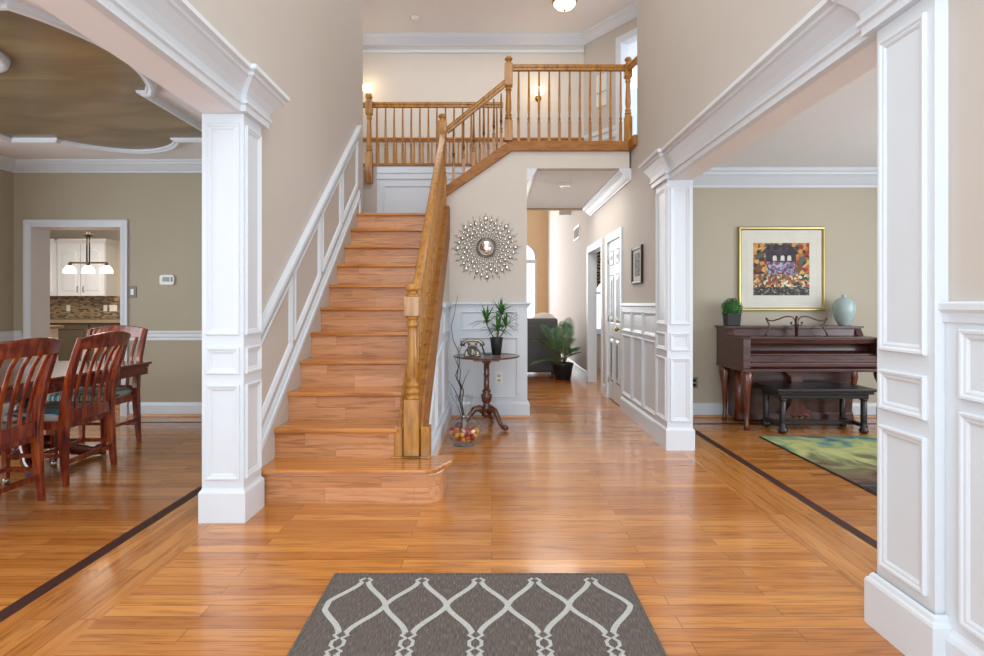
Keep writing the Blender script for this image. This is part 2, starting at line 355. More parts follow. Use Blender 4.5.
# left wall with the dining-room opening
b = MB(); b.wallx(-1.635, XL, -1.2, 6.6, 0, CZ, [(.9, 3.34, 0, SZ+.03)]); b.box(-1.8, -1.63, 6.6, 7.47, 0, F2-.02); b.box(-1.63, XL, 7.42, 7.47, 0, F2)
struct(b, 'wall_left', 'wall')
# right wall with the living-room opening and the hall doors
b = MB(); b.wallx(XR, 1.69, -1.2, 6.18, 0, CZ, [(2.25, 4.97, 0, SZ)])
D1 = (6.95, 7.76); D2 = (8.17, 9.3); DH = 2.04
b.wallx(XR, 1.64, 6.18, 9.1, 0, F2-.02, [(D1[0], D1[1], 0, DH), (D2[0], 9.1, 0, DH)])
b.wallx(XR, 1.64, 9.1, 16.4, 0, 4.6, [(9.1, D2[1], 0, DH)])
struct(b, 'wall_right', 'wall')
# dining, kitchen walls
b = MB(); KO = (-5.07, -4.08, 0, 2.08)
b.wally(6.5, 6.75, -5.27, -1.635, 0, 2.82, [KO]); struct(b, 'wall_dining_back', 'taupe')
b = MB(); b.wallx(-5.45, -5.27, 4.6, 6.75, 0, 2.82); b.wallx(-5.45, -5.27, -.6, 4.6, 0, 2.82, [(1.5, 4.4, .6, 2.3)]); struct(b, 'wall_dining_left', 'taupe')
b = MB(); b.wally(11.33, 11.5, -9, -4.0, 0, 2.75); struct(b, 'wall_kitchen_back', 'olive')
b = MB(); b.box(-4.0, -3.85, 6.75, 11.5, 0, 2.75); struct(b, 'wall_kitchen_right', 'olive')
b = MB(); b.box(-9.1, -9, 6.75, 11.5, 0, 2.75); struct(b, 'wall_kitchen_left', 'olive')
b = MB(); b.box(-9, -3.85, 6.75, 11.5, 2.72, 2.8); struct(b, 'ceiling_kitchen', 'ceil')
# living walls
b = MB(); b.wally(6.45, 6.6, 1.69, 5.6, 0, 2.75); struct(b, 'wall_living_back', 'olive')
b = MB(); b.wallx(5.45, 5.6, -.6, 6.45, 0, 2.75, [(1.2, 5.2, .6, 2.3)]); struct(b, 'wall_living_right', 'olive')
b = MB(); b.box(1.69, 5.6, -.6, 6.6, 2.69, 2.76); struct(b, 'ceiling_living', 'ceil')
b = MB(); b.box(-5.45, -1.635, -.6, 6.6, 2.8, 2.87); struct(b, 'ceiling_dining', 'ceil')
b = MB(); b.box(-3.4, 3.6, -1.2, 10.2, CZ, CZ+.1); struct(b, 'ceiling', 'ceil')
# stair wall (sunburst), its high part and the balcony slab
YS = 6.44
b = MB(); b.prism([(-.60, 0), (.38, 0), (.38, H2), (1.5, H2), (1.5, 2.905), (.215, 2.905), (-.50, 2.41), (-.60, 2.34)], lambda u, v, h: (u, h, v), YS, YS+.12)
struct(b, 'wall_stair', 'cream')
b = MB(); b.box(.30, .38, YS+.12, 9.1, 0, H2); struct(b, 'wall_hall_left', 'wall')
b = MB(); b.box(.38, XR, YS+.12, 9.1, H2, F2-.02); b.box(.2, .38, YS+.12, 7.47, H2, F2-.02); struct(b, 'ceiling_hall', 'ceil')
b = MB(); b.box(-3.4, .38, 7.47, 9.1, H2+.02, F2-.02); b.box(-3.4, 1.69, 7.47, 9.1, F2-.02, F2); b.box(.2, 3.6, 6.45, 7.47, F2-.02, F2); b.box(-3.4, -1.8, 6.62, 7.47, F2-.02, F2); b.box(1.69, 3.6, 7.47, 9.1, F2-.02, F2); struct(b, 'floor_upper', 'oak')
# landing back wall (white, with a panel)
b = MB(); b.box(XL, .2, 7.42, 7.47, 0, F2-.0); struct(b, 'wall_landing', 'trim')
# upper walls
b = MB(); b.box(-3.4, 1.434, 9.2, 9.27, H2+.02, CZ); struct(b, 'wall_upper_back', 'cream')
b = MB(); b.box(-3.5, -3.4, 6.6, 9.3, F2, CZ); struct(b, 'wall_upper_left', 'cream')
A0 = V((1.434, 9.2)); AD = V((.586, -.88)).normalized(); AN = V((-.88, -.586)).normalized()   # angled wall: origin, direction, normal towards the hall
def AP(u, v, h): q = A0+AD*u+AN*h; return (q.x, q.y, v)
UD = (.79, 1.55)
b = MB()
for (u0, u1, z0, z1) in ((-.05, UD[0], F2, CZ), (UD[0], UD[1], F2+2.05, CZ), (UD[1], 3.0, F2, CZ)):
    b.prism(rect(u0, u1, z0, z1), AP, 0, -.12)
struct(b, 'wall_upper_angled', 'wall')
b = MB(); b.box(1.3, 5, 11.4, 11.5, F2, CZ); struct(b, 'wall_bedroom_back', 'blueroom')
# family room
b = MB(); WX0, WX1, WS = .33, 1.23, 2.50
b.wally(16.3, 16.5, -3.9, XR, 0, 4.6, [(WX0, WX1, .3, WS+.45)])
cx = (WX0+WX1)/2; rr = (WX1-WX0)/2
for sgn in (-1, 1):
    arc = [(cx+sgn*rr*cos(a), WS+rr*sin(a)) for a in [pi/2*i/10 for i in range(11)]]
    b.prism(arc+[(cx+sgn*rr, WS+rr)] if sgn > 0 else arc+[(cx-rr, WS+rr)], lambda u, v, h: (u, h, v), 16.3, 16.5)
struct(b, 'wall_family_back', 'orange')
b = MB(); b.box(-3.9, -3.8, 9.1, 16.5, 0, 4.6); struct(b, 'wall_family_left', 'orange')
b = MB(); b.box(-3.9, XR+.2, 9.35, 16.5, 4.6, 4.7); struct(b, 'ceiling_family', 'ceil')
b = MB(); b.box(-3.8, .3, 9.1, 9.2, 0, H2); b.box(-3.8, XR, 9.28, 9.35, H2, 4.6); struct(b, 'wall_family_front', 'orange')
wf = MB(); fw = .045
wf.box(WX0, WX0+fw, 16.32, 16.4, .3, WS); wf.box(WX1-fw, WX1, 16.32, 16.4, .3, WS); wf.box(WX0, WX1, 16.32, 16.4, .3, .36); wf.box(WX0, WX1, 16.3, 16.42, WS-.14, WS-.04)
wf.tube([(cx+(rr-.02)*cos(a), 16.36, WS+(rr-.02)*sin(a)) for a in [pi*i/16 for i in range(17)]], .03, 6)
wo = struct(wf, 'window_1', 'trim')
b = MB(); b.box(WX0+fw, WX1-fw, 16.37, 16.375, .36, WS-.14); b.build('pane', 'glass', wo)
# side room behind the open doorway
b = MB(); b.wally(11.2, 11.35, 1.69, 4.2, 0, 2.75, [(1.75, 2.5, .72, 2.2)]); struct(b, 'wall_side_back', 'olive')
b = MB(); b.box(4.2, 4.3, 7.9, 11.3, 0, 2.75); b.box(1.69, 4.2, 7.9, 8.0, 0, 2.75); struct(b, 'wall_side_right', 'olive')
b = MB(); b.box(1.69, 4.3, 7.9, 11.35, 2.72, 2.8); struct(b, 'ceiling_side', 'ceil')
b = MB(); b.frame(rect(1.72, 2.53, .69, 2.23), [(0, 0), (0, .03), (.07, .03), (.07, -.1)], YM(11.2)); b.box(1.7, 2.55, 11.16, 11.3, .66, .71); b.box(1.78, 2.48, 11.25, 11.29, 1.42, 1.46)
w2 = struct(b, 'window_2', 'trim')
b = MB(); b.box(1.79, 2.47, 11.27, 11.275, .76, 2.17); b.build('pane', 'glass', w2)
# ------------------------------------------------------------------ mouldings
n_trim = [0]
def trim(mb, mat='trim'):
    n_trim[0] += 1; return struct(mb, 'trim_%d' % n_trim[0], mat)
ENT = [(0, SZ-.005), (.045, SZ-.005), (.045, SZ+.03), (.058, SZ+.036), (.058, SZ+.052), (.046, SZ+.058), (.05, SZ+.085), (.072, SZ+.12), (.105, SZ+.16), (.118, SZ+.168), (.118, SZ+.185), (.14, SZ+.195), (.14, SZ+.22), (0, SZ+.22)]
b = MB(); b.sweep([(XL, .5), (XL, 3.33), (XL+.03, 3.33), (XL+.03, 3.585), (XL, 3.585)], [(a, z+.03) for a, z in ENT], -1); trim(b)
b = MB(); b.sweep([(XR, 1.955), (XR-.03, 1.955), (XR-.03, 2.265), (XR, 2.265), (XR, 4.96), (XR-.03, 4.96), (XR-.03, 5.31), (XR, 5.31)], ENT, 1); trim(b)
b = MB(); b.box(-1.635, XL, .9, 3.34, SZ+.026, SZ+.03); b.box(XR, 1.69, 2.25, 4.97, SZ-.004, SZ); trim(b, 'ceil')  # soffits wear paler ceiling paint, standing in for light on wall colour
BASE = [(0, 0), (.018, 0), (.018, .115), (.014, .125), (.008, .14), (0, .15)]
b = MB(); b.sweep([(-5.27, 1), (-5.27, 6.5), (-5.16, 6.5)], BASE, -1); b.sweep([(-3.99, 6.5), (-1.635, 6.5), (-1.635, 3.6)], BASE, -1); trim(b)
CR_ = [(0, .83), (.012, .83), (.012, .86), (.02, .87), (.02, .905), (.03, .915), (.03, .935), (0, .935)]
b = MB(); b.sweep([(-5.27, 4.4), (-5.27, 6.5), (-5.16, 6.5)], CR_, -1); b.sweep([(-3.99, 6.5), (-1.635, 6.5)], CR_, -1); trim(b)
b = MB(); b.sweep([(-5.27, 0), (-5.27, 6.5), (-1.635, 6.5), (-1.635, 0)], crown(2.8, .125, .11), -1); trim(b)
b = MB(); b.sweep([(1.69, 0), (1.69, 6.45), (5.45, 6.45), (5.45, 0)], crown(2.69, .19, .15), -1); trim(b)
b = MB(); b.sweep([(1.69, 5.35), (1.69, 6.45), (5.45, 6.45)], BASE, -1); trim(b)
b = MB(); b.sweep([(1.69, 5.35), (1.69, 6.44), (5.44, 6.44)], [(.01, 0), (.03, 0), (.024, .018), (.01, .022)], -1); b.sweep([(-4, 6.49), (-1.64, 6.49)], [(.01, 0), (.03, 0), (.024, .018), (.01, .022)], -1); trim(b, 'riser')
b = MB(); b.sweep([(XR, YS), (XR, 9.1)], crown(H2, .13, .13), 1); trim(b)
b = MB(); b.sweep([(.38, YS), (.38, 9.1)], crown(H2, .13, .11), -1); trim(b)
b = MB(); q = A0+AD*3; b.sweep([(-3.4, 9.2), (A0.x, A0.y), (q.x, q.y)], crown(CZ, .14, .13), -1); b.sweep([(-3.4, 9.2), (A0.x, A0.y)], [(0, CZ-.26), (.03, CZ-.26), (.035, CZ-.22), (.015, CZ-.2), (0, CZ-.2)], -1); trim(b)
b = MB(); q = A0+AD*.7; b.sweep([(A0.x, A0.y), (q.x, q.y)], [(0, F2+.72), (.012, F2+.72), (.012, F2+.8), (.03, F2+.82), (.03, F2+.88), (0, F2+.88)], -1); trim(b)
b = MB(); b.frame(rect(UD[0]-.09, UD[1]+.09, F2-.1, F2+2.14), [(0, 0), (0, .025), (.096, .018), (.096, -.13)], AP); trim(b)
# kitchen opening casing + jambs
b = MB(); b.frame(rect(KO[0]-.075, KO[1]+.075, -.2, KO[3]+.075), [(0, 0), (0, .03), (.02, .032), (.055, .022), (.08, .02), (.08, -.26)], YM(6.5)); trim(b)
# tray ceiling of the dining room
def tray():
    P = []; xa, xb, ya, yb = -4.52, -2.58, 1.85, 5.55; xm = -3.6; ym = 3.55
    def side(p0, p1, half, bul):
        p0, p1 = V(p0), V(p1); d = (p1-p0).normalized(); nn = V((d.y, -d.x)); m = (p0+p1)/2; out = [p0]
        a = m-d*half; out += [a, a+nn*.06]
        for i in range(1, 12):
            t = i/12; out.append(a+d*2*half*t+nn*(.06+bul*sin(pi*t)**.8))
        out += [m+d*half+nn*.06, m+d*half]; return out
    for (p, q, h, bu) in (((xa, ya), (xb, ya), .55, .32), ((xb, ya), (xb, yb), .62, .2), ((xb, yb), (xa, yb), .55, .36), ((xa, yb), (xa, ya), .62, .2)): P += side(p, q, h, bu)
    return [(p.x, p.y) for p in P]
TR = tray(); ZD = lambda u, v, h: (u, v, 2.8-h)
b = MB(); b.prism(TR, ZD, 0, .012); struct(b, 'ceiling_dining_inset', 'trayd')
b = MB(); b.frame(TR, [(-.05, 0), (-.05, .03), (-.035, .042), (-.015, .045), (0, .03), (.015, .03), (.02, .012)], ZD); trim(b)
b = MB(); b.lathe([(.0, 2.775), (.12, 2.765), (.2, 2.75), (.24, 2.755), (.3, 2.745), (.33, 2.75), (.345, 2.79)], 32, (-3.36, 3.58, 0)); tag(b.build('ceiling_medallion', 'trim'), 'round white plaster medallion on brown dining room ceiling', 'ceiling medallion')
# stair wall mouldings, parallel to the flight
NOS = lambda y: .4132+.754*(y-3.862)
def slope_band(b, y0, y1, c0, c1, x, prof):
    b.prism([(y0, NOS(y0)+c0), (y1, NOS(y1)+c0), (y1, NOS(y1)+c1), (y0, NOS(y0)+c1)], XP(x), 0, prof)
b = MB(); slope_band(b, 3.585, 6.32, .795, .85, XL, .022); slope_band(b, 3.585, 6.34, .835, .87, XL, .045)
for (y0, y1) in ((3.61, 4.225), (4.28, 4.925), (4.985, 5.61), (5.665, 6.28)):
    b.frame([(y0, NOS(y0)+.24), (y1, NOS(y1)+.24), (y1, NOS(y1)+.745), (y0, NOS(y0)+.745)], [(0, 0), (0, .018), (.008, .023), (.02, .018), (.034, .012), (.04, .004), (.04, 0)], XP(XL))
slope_band(b, 3.585, 6.38, .085, .12, XL, .03); slope_band(b, 3.585, 6.38, .12, .15, XL, .02); b.box(XL, XL+.03, 6.34, 6.38, 2.19, 2.42)
trim(b)
b = MB(); b.prism([(3.585, .2), (3.86, .2), (6.36, 2.1), (6.36, NOS(6.36)+.085), (3.585, NOS(3.585)+.085)], XP(XL), 0, .014); trim(b, 'wall')
# wainscots
def wains_x(y0, y1, panels, cap0=None):
    b = MB(); x = XR
    b.box(x-.012, x, y0, y1, 0, 1.2)
    b.sweep([(x, y1), (x, y0)], [(0, 1.17), (.02, 1.17), (.022, 1.2), (.034, 1.212), (.034, 1.232), (.03, 1.238), (0, 1.238)], -1)
    b.sweep([(x, y1), (x, y0)], [(0, 0), (.032, 0), (.032, .13), (.026, .145), (.018, .155), (.012, .165), (0, .165)], -1)
    for (a, c) in panels:
        for (z0, z1) in ((.925, 1.15), (.2, .885)): b.frame(rect(a, c, z0, z1), PM, XM(x-.012))
    trim(b)
wains_x(5.29, 6.85, [(5.40, 5.84), (5.89, 6.31), (6.36, 6.78)])
wains_x(-1.2, 1.97, [(1.35, 1.895), (.72, 1.28), (.1, .66)])
b = MB(); b.box(-.46, .385, YS-.014, YS, 0, 1.22)
b.sweep([(-.46, YS), (.38, YS), (.38, YS+.1)], [(0, 1.19), (.02, 1.19), (.024, 1.215), (.045, 1.228), (.045, 1.25), (0, 1.25)], -1)
b.sweep([(-.46, YS), (.38, YS), (.38, YS+.1)], [(0, 0), (.03, 0), (.03, .14), (.024, .155), (.014, .165), (0, .165)], -1)
b.frame(rect(-.34, .28, .95, 1.15), PMS, YM(YS-.014)); b.frame(rect(-.34, .28, .21, .87), PMS, YM(YS-.014)); trim(b)
b = MB(); b.sweep([(-.46, YS-.03), (.41, YS-.03)], [(0, 0), (.018, 0), (.014, .02), (0, .022)], -1); b.sweep([(-.438, 3.98), (-.438, YS-.03)], [(0, 0), (.018, 0), (.014, .02), (0, .022)], -1); trim(b, 'riser')
# knee wall under the flight
b = MB(); b.m = 0
b.prism([(3.98, .0), (YS, 0), (YS, 1.2), (5.62, 1.2), (3.98, NOS(3.98)-.1)], XP(-.60), 0, .135)
b.m = 1; b.prism([(5.58, 1.2), (YS, 1.2), (YS, NOS(YS)-.12), (5.58, NOS(5.58)-.12)], XP(-.60), 0, .133)
struct(b, 'wall_knee', ['trim', 'cream'])
b = MB(); xk = -.465
b.sweep([(xk, 3.98), (xk, YS)], [(0, 0), (.028, 0), (.028, .14), (.02, .155), (0, .165)], -1)
b.box(xk, xk+.03, 5.5, YS-.02, 1.2, 1.25)
for (y0, y1) in ((4.28, 4.85), (4.93, 5.5), (5.58, 6.3)):
    t0 = min(.87, NOS(y0)-.44); t1 = min(.87, NOS(y1)-.44)
    b.frame([(y0, .21), (y1, .21), (y1, t1), (y0, t0)], PMS, XP(xk))
b.frame(rect(5.66, 6.3, .95, 1.15), PMS, XP(xk)); trim(b)
b = MB(); b.frame(rect(-1.36, -.45, 2.26, 2.72), PMS, YM(7.42)); b.box(XL, .2, 7.40, 7.42, 2.8, 2.86); b.box(XL, .2, 7.40, 7.42, F2-.09, F2-.02); trim(b)
# hall baseboards and casings on the right wall
b = MB()
b.sweep([(XR, 16.3), (XR, D2[1]+.09)], BASE, -1); b.sweep([(XR, D2[0]-.09), (XR, D1[1]+.09)], BASE, -1); trim(b)
b = MB()
b.frame(rect(D2[0]-.09, D2[1]+.09, -.2, DH+.09), [(0, 0), (0, .014), (.02, .018), (.06, .012), (.096, .014), (.096, -.13)], XM(XR))
b.frame(rect(D1[0]-.09, D1[1]+.09, -.2, DH+.09), [(0, 0), (0, .014), (.02, .018), (.06, .012), (.096, .014), (.096, -.06)], XM(XR)); trim(b)
# six-panel door
b = MB(); xd = XR+.014; b.box(xd, xd+.04, D1[0]+.004, D1[1]-.004, .012, DH-.004)
yc = (D1[0]+D1[1])/2
for (a, c) in ((D1[0]+.11, yc-.05), (yc+.05, D1[1]-.11)):
    for (z0, z1) in ((.22, .82), (.98, 1.62), (1.70, 1.93)):
        b.frame(rect(a, c, z0, z1), [(0, 0), (0, .004), (.012, .002), (.02, -.0), (.03, .0), (.06, .012), (.12, .012)], XM(xd)); b.box(xd-.012, xd, a+.09, c-.09, z0+.09, z1-.09)
dr = struct(b, 'door_1', 'trim')
b = MB(); Mx = M4.Rotation(R(-90), 3, 'Y'); b.lathe([(.028, 0), (.028, .008), (.011, .012), (.011, .035), (.024, .042), (.029, .055), (.024, .068), (0, .072)], 14, (xd, D1[0]+.07, .93), Mx); b.build('door_knob', 'brass', dr)
for z in (.25, 1.05, 1.8):
    b = MB(); b.tube([(xd-.006, D1[1]-.006, z-.045), (xd-.006, D1[1]-.006, z+.045)], .007, 8); b.build('hinge', 'chrome', dr)
# open door leaf of the side room, only its knob edge shows past the jamb
# ------------------------------------------------------------------ columns
def column(label, x0, x1, y0, y1, face, front=True, near=.022, p=.014):
    xs = (x0+x1)/2; t = thing('paneled_column', label, 'column', (xs, (y0+y1)/2, 0), group='white paneled columns')
    b = MB(); b.box(x0, x1, y0, y1, .17, SZ-.006+(.03 if face > 0 else 0)); sh = b.build('shaft', 'trim', t)
    b = MB(); b.box(x0-p, x1+p, y0-p, y1+p, 0, .165)
    b.frame(rect(x0-p, x1+p, y0-p, y1+p), [(0, .165), (.004, .175), (.01, .18), (.014, .192), (.022, .2)], ZP(0)); b.build('base', 'trim', t)
    for (z0, z1) in ((.24, .775), (.835, .985), (1.055, 2.245 if face > 0 else 2.22)):
        b = MB(); 
        if front: b.frame(rect(x0+.022, x1-.022, z0, z1), PM, YM(y0))
        b.frame(rect(y0+near, y1-.022, z0, z1), PM, XP(x1) if face > 0 else XM(x0)); b.build('panel_molding', 'trim', t)
    return t
column('white paneled column at the foot of the stairs, beside the dining room', -1.635, -1.40, 3.325, 3.58, 1)
column('white paneled column at the hall end of the living room opening', 1.475, 1.69, 4.965, 5.30, -1)
column('large white paneled column nearest the viewer, at the right edge', 1.475, 1.69, 1.965, 2.26, -1, False, .035, .03)
# ------------------------------------------------------------------ staircase
st = thing('staircase', 'oak staircase climbing to a landing behind the entry foyer', 'staircase', (-1.03, 3.9, 0))
RISE, RUN, Y1 = .1976, .262, 3.60
XI = -.62
for n in range(1, 12):
    yn = Y1+(n-1)*RUN; z = n*RISE+.018
    b = MB()
    if n == 1:
        P = [(-1.444, yn), (-.40, yn), (-.345, yn+.03), (-.26, yn+.22), (-.25, yn+.36), (-1.444, yn+.36)]
        b.prism(P, ZP(0), z-.03, z); b.build('tread', 'tread', st, .009)
        b = MB(); arc = [(-.42+.11*sin(a), yn+.035+.13-.13*cos(a)) for a in [pi/2*i/8 for i in range(9)]]
        b.prism([(-1.444, yn+.035)]+arc+[(-.31, yn+.36), (-1.444, yn+.36)], ZP(0), .0, z-.03); b.build('riser', 'riser', st)
        b = MB(); b.tube([(-1.444, yn+.033, z-.036)]+[(x, y-.002, z-.036) for x, y in arc], .007, 6); b.build('scotia', 'trim', st)
        continue
    ye = yn+RUN+.04 if n < 11 else 7.42
    x1 = XI if n < 11 else -.455
    b.box(-1.444, x1, yn, ye, z-.03, z); 
    if n == 11: b.box(-1.63, -1.444, 6.6, 7.42, z-.03, z)
    b.build('tread' if n < 11 else 'landing', 'tread', st, .009)
    b = MB(); b.box(-1.444, XI+.0, yn+.03, yn+.05, z-RISE, z-.03); b.build('riser', 'riser', st)
# curb (closed stringer) of the flight
b = MB()
P = [(3.905, .2156), (4.06, .2156), (6.36, NOS(6.36)-.37), (6.40, NOS(6.36)-.37), (6.40, NOS(6.22)+.09), (6.22, NOS(6.22)+.075), (3.99, NOS(3.99)+.075), (3.905, .418)]
b.prism(P, XP(0), -.62, -.60); b.prism(P, XP(0), -.475, -.455)
b.prism([(3.905, .2156), (3.99, .2156), (6.22, NOS(6.22)-.02), (6.22, NOS(6.22)+.07), (3.99, NOS(3.99)+.07), (3.905, .418)], XP(0), -.60, -.475)
b.build('curb', 'curb', st, .004)
b = MB(); b.box(-.645, -.59, 3.885, 3.91, .216, .418); b.box(-.47, -.41, 3.885, 3.99, .216, .418); b.box(-.66, -.4, 3.86, 3.9, .216, .23); b.build('curb_block', 'rail', st, .004)
# upper flight, running right from the landing
for k in range(3):
    x0 = -.52+.235*k; z = 11*RISE+(k+1)*RISE
    b = MB(); b.box(x0, x0+.28, YS+.12, 7.40, z-.03, z); b.build('tread', 'tread', st, .006)
for k in range(4):
    x0 = -.49+.235*k; z = 11*RISE+k*RISE
    b = MB(); b.box(x0, x0+.02, YS+.12, 7.40, z, z+RISE-.03); b.build('riser', 'riser', st)
b = MB(); fn = lambda u, v, h: (u, h, v)
b.prism([(-.565, 2.40), (-.50, 2.40), (.215, 2.895), (1.50, 2.895), (1.50, 3.0), (.185, 3.0), (-.52, 2.50), (-.565, 2.50)], fn, YS-.04, YS)
b.prism([(-.5, 2.495), (.2, 2.99), (1.50, 2.99), (1.50, 3.0), (.185, 3.0), (-.52, 2.51)], fn, YS, YS+.12)
fb = b
fb.prism(rect(6.16, YS-.04, 2.895, 3.0), XP(1.50), -.02, .018)
b.build('fascia', 'curb', st, .003)
# ------------------------------------------------------------------ railings
def newel(b, x, y, z0, z1, z2, z3, w=.088):
    h = w/2; b.box(x-h, x+h, y-h, y+h, z0, z1); b.box(x-h, x+h, y-h, y+h, z2, z3)
    L = z2-z1; q = [(.96, 0), (.96, .03), (.7, .05), (.95, .075), (.95, .1), (.65, .13), (.85, .155), (.85, .18), (.6, .21), (.78, .34), (.72, .55), (.58, .82), (.56, .86), (.8, .88), (.8, .92), (.62, .95), (.9, .98), (.9, 1)]
    b.lathe([(r*h, z1+t*L) for r, t in q], 14, (x, y, 0))
    b.lathe([(.9*h, z3), (.9*h, z3+.012), (.6*h, z3+.02), (.6*h, z3+.032), (.95*h, z3+.045), (.98*h, z3+.06), (.7*h, z3+.078), (0, z3+.086)], 14, (x, y, 0))
def balu(H):
    b = MB(); a = .27*H; s = .0155; b.box(-s, s, -s, s, 0, a)
    b.lathe([(.0155, a), (.0165, a+.012), (.01, a+.022), (.0165, a+.036), (.0165, a+.05), (.0095, a+.064), (.0155, a+.15), (.0145, a+.3*(H-a)), (.0095, H)], 8); return b
def handrail(b, p, q, w=.06, h=.066):
    p, q = V(p), V(q); d = (q-p).normalized(); a = d.cross(V((0, 0, 1))).normalized(); u = a.cross(d)
    pr = [(-.35, -.5), (.35, -.5), (.36, -.15), (.5, .0), (.5, .22), (.34, .46), (0, .5), (-.34, .46), (-.5, .22), (-.5, 0), (-.36, -.15)]
    vs = [c+a*(x*w)+u*(z*h) for c in (p, q) for x, z in pr]; n = len(pr)
    b.add(vs, [(i, (i+1) % n, n+(i+1) % n, n+i) for i in range(n)]+[tuple(range(n))[::-1], tuple(range(n, 2*n))])
def balusters(t, pts, H):
    p = None
    for q in pts:
        loc = V(q)-ORG[t.name]
        if p is None: p = balu(H); 
        if not hasattr(p, 'obj'):
            me_org = ORG[t.name]; ORG[t.name] = V((0, 0, 0)); p.obj = p.build('baluster', 'rail', t); ORG[t.name] = me_org; o = p.obj
        else:
            o = p.obj.copy(); COL.objects.link(o)
        o.location = loc
xr = -.515
t = thing('stair_railing', 'golden oak stair railing on the right side of the main flight', 'railing', (xr, 3.92, .216))
b = MB(); newel(b, -.53, 3.925, .23, .60, 1.15, 1.28, .1); b.box(-.595, -.465, 3.86, 3.99, .216, .23); b.build('newel_post', 'rail', t, .003)
b = MB(); newel(b, -.535, 6.37, 2.26, 2.62, 3.02, 3.2, .09); b.build('newel_post', 'rail', t, .003)
b = MB(); handrail(b, (xr, 3.93, NOS(3.93)+.785), (xr-.01, 6.36, NOS(6.36)+.785)); b.build('handrail', 'rail', t)
balusters(t, [(xr, y, NOS(y)+.072) for y in [4.06+.131*i for i in range(17)]], .70)
t = thing('balcony_railing', 'oak railing that climbs the upper flight and crosses the balcony', 'railing', (.18, YS-.02, 3.0))
b = MB(); newel(b, .18, YS-.02, 3.0, 3.22, 3.60, 3.84, .088); b.build('newel_post', 'rail', t, .003)
b = MB(); newel(b, 1.485, YS-.0, 3.0, 3.27, 3.70, 3.84, .08); b.build('newel_post', 'rail', t, .003)
b = MB(); handrail(b, (.18, YS-.02, 3.80), (1.485, YS-.02, 3.80)); handrail(b, (1.485, YS-.02, 3.80), (1.535, 6.18, 3.80)); b.build('handrail', 'rail', t)
b = MB(); handrail(b, (-.50, YS-.02, 3.11), (.15, YS-.02, 3.64)); b.build('handrail', 'rail', t)
balusters(t, [(.29+.1115*i, YS-.0, 3.0) for i in range(11)], .775)
balusters(t, [(x, YS-.0, 2.52+(x+.5)*.70) for x in (-.42, -.31, -.2, -.09, .02, .1)], .585)
t = thing('landing_railing', 'oak railing at the hallway edge above the stair landing', 'railing', (-.7, 7.44, F2))
b = MB(); newel(b, -1.535, 7.375, 2.74, 3.12, 3.60, 3.76, .085); b.build('newel_post', 'rail', t, .003)
b = MB(); handrail(b, (-1.95, 7.44, 3.74), (.14, 7.44, 3.74)); b.build('handrail', 'rail', t)
b = MB(); b.box(-1.78, .18, 7.395, 7.52, F2, F2+.03); b.build('bottom_rail', 'curb', t)
balusters(t, [(-1.45+.108*i, 7.44, F2+.03) for i in range(15)], .71)
t = thing('far_railing', 'oak railing along the back wall of the upstairs hallway', 'railing', (-.6, 9.0, F2))
b = MB(); handrail(b, (-2.6, 9.02, 3.74), (1.40, 9.02, 3.74)); b.build('handrail', 'curb', t)
b = MB(); b.box(-2.6, 1.4, 8.96, 9.08, F2, F2+.03); b.build('bottom_rail', 'curb', t)
balusters(t, [(-2.0+.135*i, 9.02, F2+.03) for i in range(25)], .71)
# ------------------------------------------------------------------ dining room
b = MB(); TX0, TX1, TY0, TY1 = -4.05, -2.94, 2.35, 5.14; rc = .05
def rrect(x0, x1, y0, y1, r, n=5):
    P = []
    for (cx_, cy_, a0) in ((x1-r, y0+r, -90), (x1-r, y1-r, 0), (x0+r, y1-r, 90), (x0+r, y0+r, 180)):
        for i in range(n+1): a = R(a0+90*i/n); P.append((cx_+r*cos(a), cy_+r*sin(a)))
    return P
t = thing('dining_table', 'glossy dark cherry dining table with double pedestal', 'table', (-3.54, 3.74, 0))
b.prism(rrect(TX0, TX1, TY0, TY1, rc), ZP(0), .712, .735); b.prism(rrect(TX0+.015, TX1-.015, TY0+.015, TY1-.015, rc), ZP(0), .69, .712); b.build('tabletop', 'cherryd', t, .006)
b = MB(); b.prism(rrect(TX0+.022, TX1-.022, TY0+.022, TY1-.022, rc), ZP(0), .63, .69); b.build('apron', 'cherryd', t)
for yp in (3.0, 4.45):
    b = MB(); b.lathe([(.13, .62), (.13, .58), (.07, .55), (.06, .48), (.1, .38), (.115, .3), (.09, .22), (.13, .2), (.13, .12), (.1, .08)], 18, (-3.54, yp, 0)); pd = b.build('pedestal', 'cherryd', t)
    for k in range(4):
        a = pi/4+pi/2*k; d = V((cos(a), sin(a), 0)); c = V((-3.54, yp, 0))
        b = MB(); b.tube([c+d*.08+V((0, 0, .17)), c+d*.2+V((0, 0, .16)), c+d*.32+V((0, 0, .08)), c+d*.44+V((0, 0, .045)), c+d*.5+V((0, 0, .05))], [.06, .055, .045, .04, .045], 8); b.build('foot', 'cherryd', pd)
